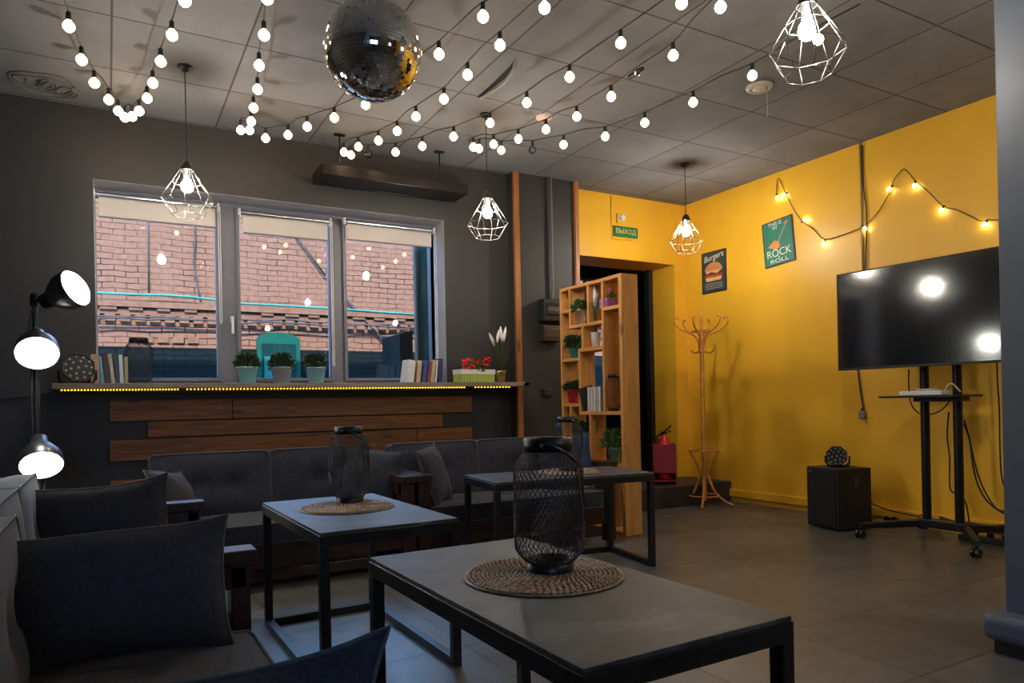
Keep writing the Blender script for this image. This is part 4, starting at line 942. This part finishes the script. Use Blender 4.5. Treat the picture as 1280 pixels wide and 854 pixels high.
MB().box(-L+e, L-e, -.003, .002, -Hh+e*1.4, Hh-e).build('screen', ms, t)
MB().box(-.45, .45, .028, .06, -.25, .2).build('rear_bulge', m_blkpl, t, bev=.01)
Xp = 5.19
cl = onZ(1075, 673, 0); crr = onZ(1222, 697, 0); Xc = (cl.x+crr.x)/2
t = thing('tv_stand', 'black wheeled television trolley with two poles and a shelf', 'TV stand', (Xp, 0, 0))
pl = onX(1158, 600, Xp).y; pr = onX(1199, 600, Xp).y
zb_ = .115
for y in (pl, pr): MB().cyl((0, y, zb_), (0, y, 1.75), .030, n=18).build('pole', m_blk, t)
MB().box(-.035, .035, pr-.06, pl+.06, .095, .155).build('cross_beam', m_blk, t, bev=.006)
MB().box(-.05, .02, pr-.02, pl+.02, 1.52, 1.56).box(-.05, .02, pr-.02, pl+.02, 1.78, 1.82).box(-.02, .02, pl-.03, pl+.03, 1.5, 1.84).box(-.02, .02, pr-.03, pr+.03, 1.5, 1.84).build('mount_bracket', m_blk, t, bev=.004)
for yy, yc in ((pl+.03, cl.y), (pr-.03, crr.y)):
    for xx, s in ((Xc-Xp, -1), (.40, 1)):
        ye = yc if s < 0 else (yc+yy)/2 + (yc-yy)*.35
        b = MB(); b.add([(0, yy-.03, .095), (0, yy+.03, .095), (xx, ye+.025, .075), (xx, ye-.025, .075), (0, yy-.03, .15), (0, yy+.03, .15), (xx, ye+.025, .115), (xx, ye-.025, .115)], [(0,1,2,3), (4,7,6,5), (0,4,5,1), (1,5,6,2), (2,6,7,3), (3,7,4,0)])
        b.build('foot_beam', m_blk, t, bev=.005)
        w_ = MB(); 
        for o in (-.016, .016): w_.cyl((xx-.005, ye+o-.009, .030), (xx-.005, ye+o+.009, .030), .030, n=18)
        w_.cyl((xx, ye, .03), (xx, ye, .08), .012); w_.build('caster', m_blk, t)
zs = onX(1158, 497, Xp).z
b = MB(); y_l = onX(1100, 499, Xp-.15).y; y_r = onX(1214, 494, Xp-.05).y
b.prism([(0, 0)], 0, 0) if False else None
poly = [(-.20, y_l-.04), (-.17, y_l), (.10, y_l-.02), (.14, y_l-.10), (.14, y_r+.08), (.10, y_r), (-.17, y_r), (-.20, y_r+.04)]
n = len(poly); b.add([(x, y, zs) for x, y in poly]+[(x, y, zs+.016) for x, y in poly], [list(range(n)), list(range(2*n-1, n-1, -1))]+[(i, i+n, (i+1) % n+n, (i+1) % n) for i in range(n)])
b.box(-.06, .06, pr-.05, pl+.05, zs-.03, zs); b.build('shelf', m_blk, t, bev=.003)
q = onX(1160, 491, Xp-.08)
t2 = thing('media_box', 'white media box with small remote on top, on trolley shelf', 'media box', (Xp-.115, q.y-.0, zs+.016), -PI/2)
MB().box(-.15, .15, -.07, .05, 0, .032).build('box_body', m_white, t2, bev=.006); MB().box(-.04, .10, -.05, .0, .032, .048).build('remote', M('grey_remote', (.35,.35,.36), .4), t2, bev=.004)
MB().tube(smoothpath([(.12, .03, .03), (.15, .02, .07), (.19, .0, .075), (.215, .02, .04), (.22, .04, .02)]), .0045, 6).build('white_cable', m_white, t2)

# ------------------------------------------------------------------ speaker
t = thing('speaker', 'black speaker cabinet on the floor against the yellow wall', 'speaker', (4.955, 3.705, 0)); 
A = onZ(1014, 658, 0); Bp = onZ(1053, 667, 0); Cp = onZ(1085, 660, 0)
v1 = (Bp-A); v2 = (Cp-Bp); t.location = ((A.x+Cp.x)/2, (A.y+Cp.y)/2, 0); t.rotation_euler = (0, 0, math.atan2(v1.y, v1.x))
w1 = v1.length/2; w2 = .165
MB().box(-w1, w1, -w2, w2, .01, .49).build('cabinet', M('black_speaker_vinyl', (.012,.012,.013), .55, bmp=.3, bscale=120), t, bev=.008)
MB().box(-w1+.015, w1-.015, -w2-.010, -w2, .03, .475).build('speaker_grille', M('grille_cloth', (.008,.008,.009), .8), t, bev=.006)
MB().box(-w1+.04, -w1+.07, -w2-.012, -w2-.009, .45, .462).build('speaker_badge', m_frame, t)
MB().box(w1, w1+.004, .0, .045, .35, .44).build('side_handle', M('handle_grey', (.03,.03,.032), .4), t, bev=.002)
for sx in (-1, 1):
    for sy in (-1, 1): MB().cyl((sx*(w1-.04), sy*(w2-.04), 0), (sx*(w1-.04), sy*(w2-.04), .012), .015).build('rubber_foot', m_blk, t)

# ------------------------------------------------------------------ cables on the right wall
def wcable(name, label, pix, X=XR-.012, r=.006, mat=None, cat='cable', smooth=True, floor=False):
    pts = [onX(x, y, X) for x, y in pix]
    for p in pts: p.z = max(p.z, r+.001)
    return tag(MB().tube(smoothpath(pts) if smooth else pts, r, 6).build(name, mat or m_cord), label, cat)
wcable('wall_conduit', 'pale thin cable trunking from ceiling to the television', [(1075,179),(1077,260),(1079,345)], X=XR-.008, r=.010, mat=M('yellowish_conduit', (.42,.28,.12), .5), smooth=False)
wcable('black_cable', 'black cable running down beside the pale trunking', [(1077.5,182),(1079,230),(1083,262),(1083,300),(1082,345)])
wcable('hanging_cable', 'short grey cable hanging under television with socket end', [(1072,462),(1074,480),(1077,500),(1079,512)], r=.007, mat=M('grey_cord', (.12,.11,.10), .6))
q = onX(1078, 519, XR-.02)
t = thing('inline_plug', 'grey plug at the end of the short hanging cable', 'plug', (XR-.02, q.y, q.z)); MB().box(-.018, .018, -.028, .028, -.03, .035).build('plug_body', M('grey_plug', (.22,.20,.19), .5), t, bev=.010); MB().cyl((0, 0, .03), (0, 0, .06), .010).build('plug_neck', m_cord, t)
wcable('power_cable', 'black cable hanging between the trolley poles', [(1186,515),(1184,545),(1187,572),(1187,605),(1190,615),(1198,618),(1207,628),(1212,655)], X=5.50)
wcable('power_cable', 'pair of black cables curving from trolley to the right', [(1205,530),(1212,550),(1216,580),(1222,605),(1232,624),(1245,636),(1262,646)], X=5.45, r=.007)
wcable('power_cable', 'second curving black cable closest to trolley pole', [(1205,525),(1211,545),(1220,585),(1230,612),(1246,636),(1265,640)], X=5.52, r=.006)
wcable('power_cable', 'black cable hanging at the edge of the pillar', [(1246,452),(1247,480),(1249,510),(1250,560),(1252,595),(1257,612)], X=5.55)
wcable('power_cable', 'thin black cable dangling below the trolley shelf', [(1136,462),(1136,482),(1139,505),(1150,517),(1168,517),(1182,508),(1190,495)], X=5.25, r=.005)
wcable('power_cable', 'black cable crossing the wall from speaker to trolley', [(1085,627),(1100,634),(1120,640),(1150,646),(1180,651)], X=5.55)
wcable('power_cable', 'thick black cables lying on floor behind the trolley', [(1175,647),(1190,652),(1215,655),(1240,658),(1265,657)], X=5.42, r=.012)
b = MB()
t = thing('power_strip', 'black power strip on floor behind the trolley', 'power strip', (5.40, onX(1230, 660, 5.4).y, 0)); MB().box(-.04, .04, -.20, .16, 0, .045).build('strip_body', m_blkpl, t, bev=.008)
for k in range(3): MB().cyl((0, -.14+.1*k, .045), (0, -.14+.1*k, .075), .024, .018).build('plug', m_blk, t)
for i, (x, y) in enumerate(((1108.5, 648), (1118.5, 649))):
    q = onX(x, y, XR-.03); t = thing('wall_plug', ('left' if i == 0 else 'right')+' round black plug low on the wall beside the speaker', 'plug', (XR, q.y, q.z)); MB().cyl((0, 0, 0), (-.012, 0, 0), .03).build('socket_ring', m_yellow, t); MB().cyl((-.012, 0, 0), (-.05, 0, 0), .024, .018).build('plug_body', m_blk, t)

# ------------------------------------------------------------------ mirror ball
bc = atD(466, 63.0, 3.28); br = .2235
t = thing('mirror_ball', 'large silver mirror ball hanging under the string lights', 'mirror ball', bc)
rnd = random.Random(5); b = MB(); nl = 46
for j in range(nl):
    th0 = PI*j/nl; th1 = PI*(j+1)/nl; tm = (th0+th1)/2; n = max(6, int(2*PI*math.sin(tm)/(PI/nl)))
    for i in range(n):
        a0 = 2*PI*i/n; a1 = 2*PI*(i+1)/n; g = .035
        da = (a1-a0)*g; dt = (th1-th0)*g
        nv = Vector((math.sin(tm)*math.cos((a0+a1)/2), math.sin(tm)*math.sin((a0+a1)/2), math.cos(tm)))
        cs = []
        for th_, a in ((th0+dt, a0+da), (th0+dt, a1-da), (th1-dt, a1-da), (th1-dt, a0+da)):
            v = Vector((math.sin(th_)*math.cos(a), math.sin(th_)*math.sin(a), math.cos(th_))); cs.append(v*(br/v.dot(nv)) if v.dot(nv) > .5 else v*br)
        tx = nv.orthogonal().normalized(); ty = nv.cross(tx); k1 = rnd.gauss(0, .010); k2 = rnd.gauss(0, .010); c_ = nv*br
        cs = [v + nv*((v-c_).dot(tx)*k1+(v-c_).dot(ty)*k2) for v in cs]
        b.add(cs, [(0, 1, 2, 3)])
b.build('mirror_tiles', m_mirror, t)
MB().sphere((0, 0, 0), br-.003, 24).build('ball_core', M('ball_core_grey', (.30,.27,.24), .4), t)
b = MB(); b.cyl((0, 0, br-.01), (0, 0, br+.03), .025); b.build('top_cap', m_chrome, t)
MB().tube([(0, 0, br+.02), (0, 0, CZ-bc.z-.02)], .005, 6).build('hanging_chain', m_chrome, t)
MB().cyl((0, 0, CZ-bc.z-.05), (0, 0, CZ-bc.z), .035, .04).build('motor', m_blk, t)

# ------------------------------------------------------------------ pendant lamps
m_pb = EM('pendant_bulb', (1, .94, .80), PEND)
def make_pendant(label, loc, drop, R_=.165, sc_=1.0):
    t = thing('pendant_lamp', label, 'pendant lamp', loc, random.uniform(0, 1), 'wire cage pendant lamps')   # origin: middle of the bulb
    # geometric cage: top ring, upper ring, wide ring, bottom ring
    rings = [(.040, .10, 0), (.088, .022, 0), (R_, -.085, 0), (.092, -.185, 0)]
    N = 8; wire = MB(); wr = .0024
    P = [[Vector((r_*math.cos(2*PI*(i+o)/N), r_*math.sin(2*PI*(i+o)/N), z)) for i in range(N)] for r_, z, o in rings]
    for k, ring in enumerate(P):
        for i in range(N): wire.tube([ring[i], ring[(i+1) % N]], wr, 5) if k != 0 else None
    wire.tube([(.040*math.cos(2*PI*i/20), .040*math.sin(2*PI*i/20), .10) for i in range(20)], wr, 5, True)
    for i in range(N):
        wire.tube([P[0][i], P[1][i]], wr, 5)
        wire.tube([P[1][i], P[2][i]], wr, 5)
        wire.tube([P[2][i], P[3][i]], wr, 5)
    wire.build('wire_cage', m_wire, t)
    MB().lathe([(.010, .16), (.024, .15), (.040, .105), (.036, .10), (.024, .10), (.022, .045), (.001, .045)], 24, cap=False).build('lamp_holder', m_blkpl, t)
    MB().lathe([(.015, .055), (.018, .04), (.032, .018), (.036, -.002), (.032, -.022), (.018, -.036), (.001, -.040)], 22, cap=False).build('bulb', m_pb, t)
    MB().tube([(0, 0, .15), (0, 0, drop)], .0035, 6).build('cord', m_cord, t)
    MB().lathe([(.001, drop), (.045, drop), (.045, drop-.012), (.015, drop-.035), (.001, drop-.035)], 24, cap=False).build('ceiling_rose', m_blk, t)
    return t
for (tx_, ty_, bx, by_, lb) in ((231, 83, 232, 233, 'wire cage pendant lamp before the left window'), (607, 143, 608, 266, 'wire cage pendant lamp beside the wooden post at right of windows'), (856, 205, 857, 290, 'wire cage pendant lamp in front of the yellow corner')):
    q = onZ(tx_, ty_, CZ); d = q.dot(_F); p = atD(bx, by_, d); p.x, p.y = q.x, q.y
    make_pendant(lb, p, CZ-p.z, R_=.155)
make_pendant('unseen wire cage pendant lamp added at the right to light the yellow wall', Vector((4.15, 1.1, 2.42)), CZ-2.42, R_=.155)  # out of view, added to brighten the yellow wall
make_pendant('unseen wire cage pendant lamp added as fill light behind the camera', Vector((2.4, -.4, 2.42)), CZ-2.42, R_=.155)  # second unseen pendant, added as warm fill for the room
p = atD(1009, 38, 2.92); make_pendant('large wire cage pendant lamp at top right, nearest the camera', p, CZ-p.z, R_=.152)

# ------------------------------------------------------------------ string lights
m_sb = EM('warm_bulb', (1, .70, .38), STRB)
SB = MB().lathe([(.010, .034), (.013, .028), (.026, .012), (.029, 0), (.026, -.013), (.013, -.026), (.001, -.029)], 16, cap=False)
def make_string(label, pix, unlit=(), start=None, end=None, zb=3.03, wallend=True):
    pts = [onZ(x, y, zb) for x, y in pix]
    for p in pts: p.y = min(p.y, YB-.06)
    t = thing('string_lights', label, 'string lights', pts[0], 0, 'bulb garlands under the ceiling')
    o = pts[0]; loc = [p-o for p in pts]; path = []
    for i, p in enumerate(loc):
        path.append(p+Vector((0, 0, .075)))
        if i < len(loc)-1: path.append((p+loc[i+1])/2+Vector((0, 0, .076 if i % 3 else .088)))
    if start is not None: path.insert(0, start-o)
    if end is not None: path.append(end-o)
    MB().tube(smoothpath(path, 3), .0042, 5).build('cable', m_cord, t)
    first = None; fs = None
    for i, p in enumerate(loc):
        if i in unlit:
            c = SB_unlit.copy(); 
        elif SB_first: c = SB_first[0].copy()
        C.objects.link(c); c.parent = t; c.location = p
        c2 = SOCK.copy(); C.objects.link(c2); c2.parent = t; c2.location = p
    return t
SB_first = [bpy.data.objects.new('bulb', None)]
_b = SB.build('bulb', m_sb); SB_first = [_b]; _u_ = SB.build('unlit_bulb', m_clear); SB_unlit = _u_; SOCK = MB().cyl((0, 0, .030), (0, 0, .072), .013, .012, n=12).build('socket', m_blkpl)
for o in (_b, _u_, SOCK): C.objects.unlink(o)
hook = lambda x, y: onZ(x, y, CZ-.004)
make_string('left garland of warm bulbs hanging in a V to the wall corner', [(70,-10),(86,33),(102,75),(118,104),(136,125),(148,139),(156,147),(165,146),(174,139),(184,123),(191,104),(201,77),(215,44),(231,1)], start=hook(62,-30), end=hook(238,-20))
make_string('garland left of the mirror ball, turning at the wall and passing behind it', [(334,-2),(330,44),(324,82),(322,112),(317,135),(314,152),(312,163),(301,163),(332,173),(360,169),(384,158.5),(418,147.5),(457,131),(505,99),(548.8,68),(603.8,21)], start=hook(336,-40), end=hook(640,-10))
make_string('garland right of the mirror ball running toward top centre', [(430,190.5),(448,183.7),(473,176),(496.5,164),(520,146),(555,124),(584.5,93.7),(625,56.7),(680.6,10)], start=Vector((onY(422,190,5.83).x, 5.83, 3.17)), end=hook(700,-20))
make_string('middle garland crossing above the hanging dark box', [(438.7,194),(460.5,193),(494.5,190.5),(528,183),(567,171),(612.7,153.9),(658.5,128.7),(712,96.5),(776,54),(852,4)], unlit=(1,), start=Vector((onY(428,192,5.83).x, 5.83, 3.15)), end=hook(880,-20))
make_string('garland with black connector running toward top right', [(591.7,184),(617,180.6),(648,174),(682.5,162),(721,146),(764,121),(841.5,69.4),(900.6,9)], start=hook(586,176), end=hook(925,-25))
make_string('rightmost garland of bulbs running to the large pendant lamp', [(598.8,186),(626.6,188),(665.6,187.6),(704.4,181),(756.6,170.8),(806,153.6),(866.4,128),(940.4,94.6),(1022.8,49.5)], unlit=(2,), start=hook(590,177), end=hook(1075,5))
q = onZ(797, 90, 3.11); t = thing('cable_connector', 'black plug connector joining the string light cable', 'connector', q, math.atan2(*( (onZ(841,60,3.1)-onZ(764,112,3.1)).yx )))
MB().cyl((-.08, 0, 0), (.0, 0, 0), .016, .020).cyl((.0, 0, 0), (.05, 0, 0), .020, .014).build('connector_body', m_blkpl, t)
MB().lathe([(.021, -.01), (.024, 0), (.021, .01)], 16, Matrix.Rotation(PI/2, 4, 'Y')).build('connector_ring', m_chrome, t)

# ------------------------------------------------------------------ fairy lights on the yellow wall
XF = XR-.018
cab = [(970.6,243.8),(969.8,225),(973.7,224),(982.7,242),(992,262),(1003,276),(1017,287),(1031,299),(1051.7,294),(1079.6,283),(1095,268),(1108.6,248),(1112,240),(1114.7,233.6),(1118,223),(1123,218),(1129,211.3),(1136,216),(1143.8,226),(1160,239),(1178.9,257.8),(1195,262),(1216,272),(1225,276),(1234.6,275),(1254,274.8),(1290,272)]
cab[1] = (971.5, 228)
o = onX(1079.6, 283, XF)
t = thing('fairy_lights', 'zigzag string of small fairy lights on the yellow wall', 'fairy lights', o)
cp = [onX(x, y, XF)-o for x, y in cab]
for i, p in enumerate(cp): p.x = -.004 if i % 2 else .004
MB().tube(smoothpath(cp, 4), .0042, 5).build('cable', M('brown_cord', (.05,.03,.01), .6), t)
m_fb = EM('fairy_bulb', (1, .93, .72), 30)
for (x, y, ax, ay) in ((971,247,970.8,243),(981,242.5,984,241),(1006,274.5,1002.5,277.5),(1030,304,1032,299.5),(1081,285,1078.5,282.5),(1114,233.6,1116,232),(1143,231,1144,226.5),(1177,261.5,1180,257.5),(1231.5,279,1235,275)):
    p = onX(x, y, XF-.01)-o; a = onX(ax, ay, XF-.005)-o; d = (p-a).normalized()
    MB().cyl(a-d*.006, a+d*.022, .008, n=10).build('socket', m_blk, t)
    MB().tube([a+d*.018, a+d*.028, a+d*.042, a+d*.054], .01, 8, rads=[.007, .010, .010, .003]).build('bulb', m_fb, t)

# ------------------------------------------------------------------ ceiling vents
q = onZ(949, 108, CZ)
t = thing('ceiling_vent', 'round white ceiling vent with a hanging string', 'vent', (q.x, q.y, CZ)); m_off = M('off_white_plastic', (.55,.50,.44), .45, var=.06)
MB().lathe([(.058, -.020), (.075, -.022), (.088, -.012), (.092, 0), (.05, 0)], 32, cap=False).build('vent_ring', m_off, t)
MB().lathe([(.001, -.030), (.035, -.028), (.052, -.018), (.045, -.012), (.001, -.010)], 28, cap=False).build('vent_disc', m_off, t)
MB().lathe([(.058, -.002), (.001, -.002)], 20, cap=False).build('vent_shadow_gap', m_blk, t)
zz = onZ(957, 157, 2.9); MB().tube([(.03, -.04, -.02), (.03, -.04, -.22)], .0022, 5).build('pull_string', m_off, t)
q = onZ(680, 146, CZ)
t = thing('ceiling_rosette', 'small pinkish round smoke detector on ceiling between the garlands', 'smoke detector', (q.x, q.y, CZ))
MB().lathe([(.001, -.03), (.03, -.03), (.04, -.018), (.060, -.014), (.062, 0)], 28, cap=False).build('detector_body', M('pinkish_plastic', (.55,.40,.36), .5), t); MB().lathe([(.001, -.036), (.016, -.034), (.020, -.029)], 16, cap=False).build('detector_cap', m_blkpl, t)
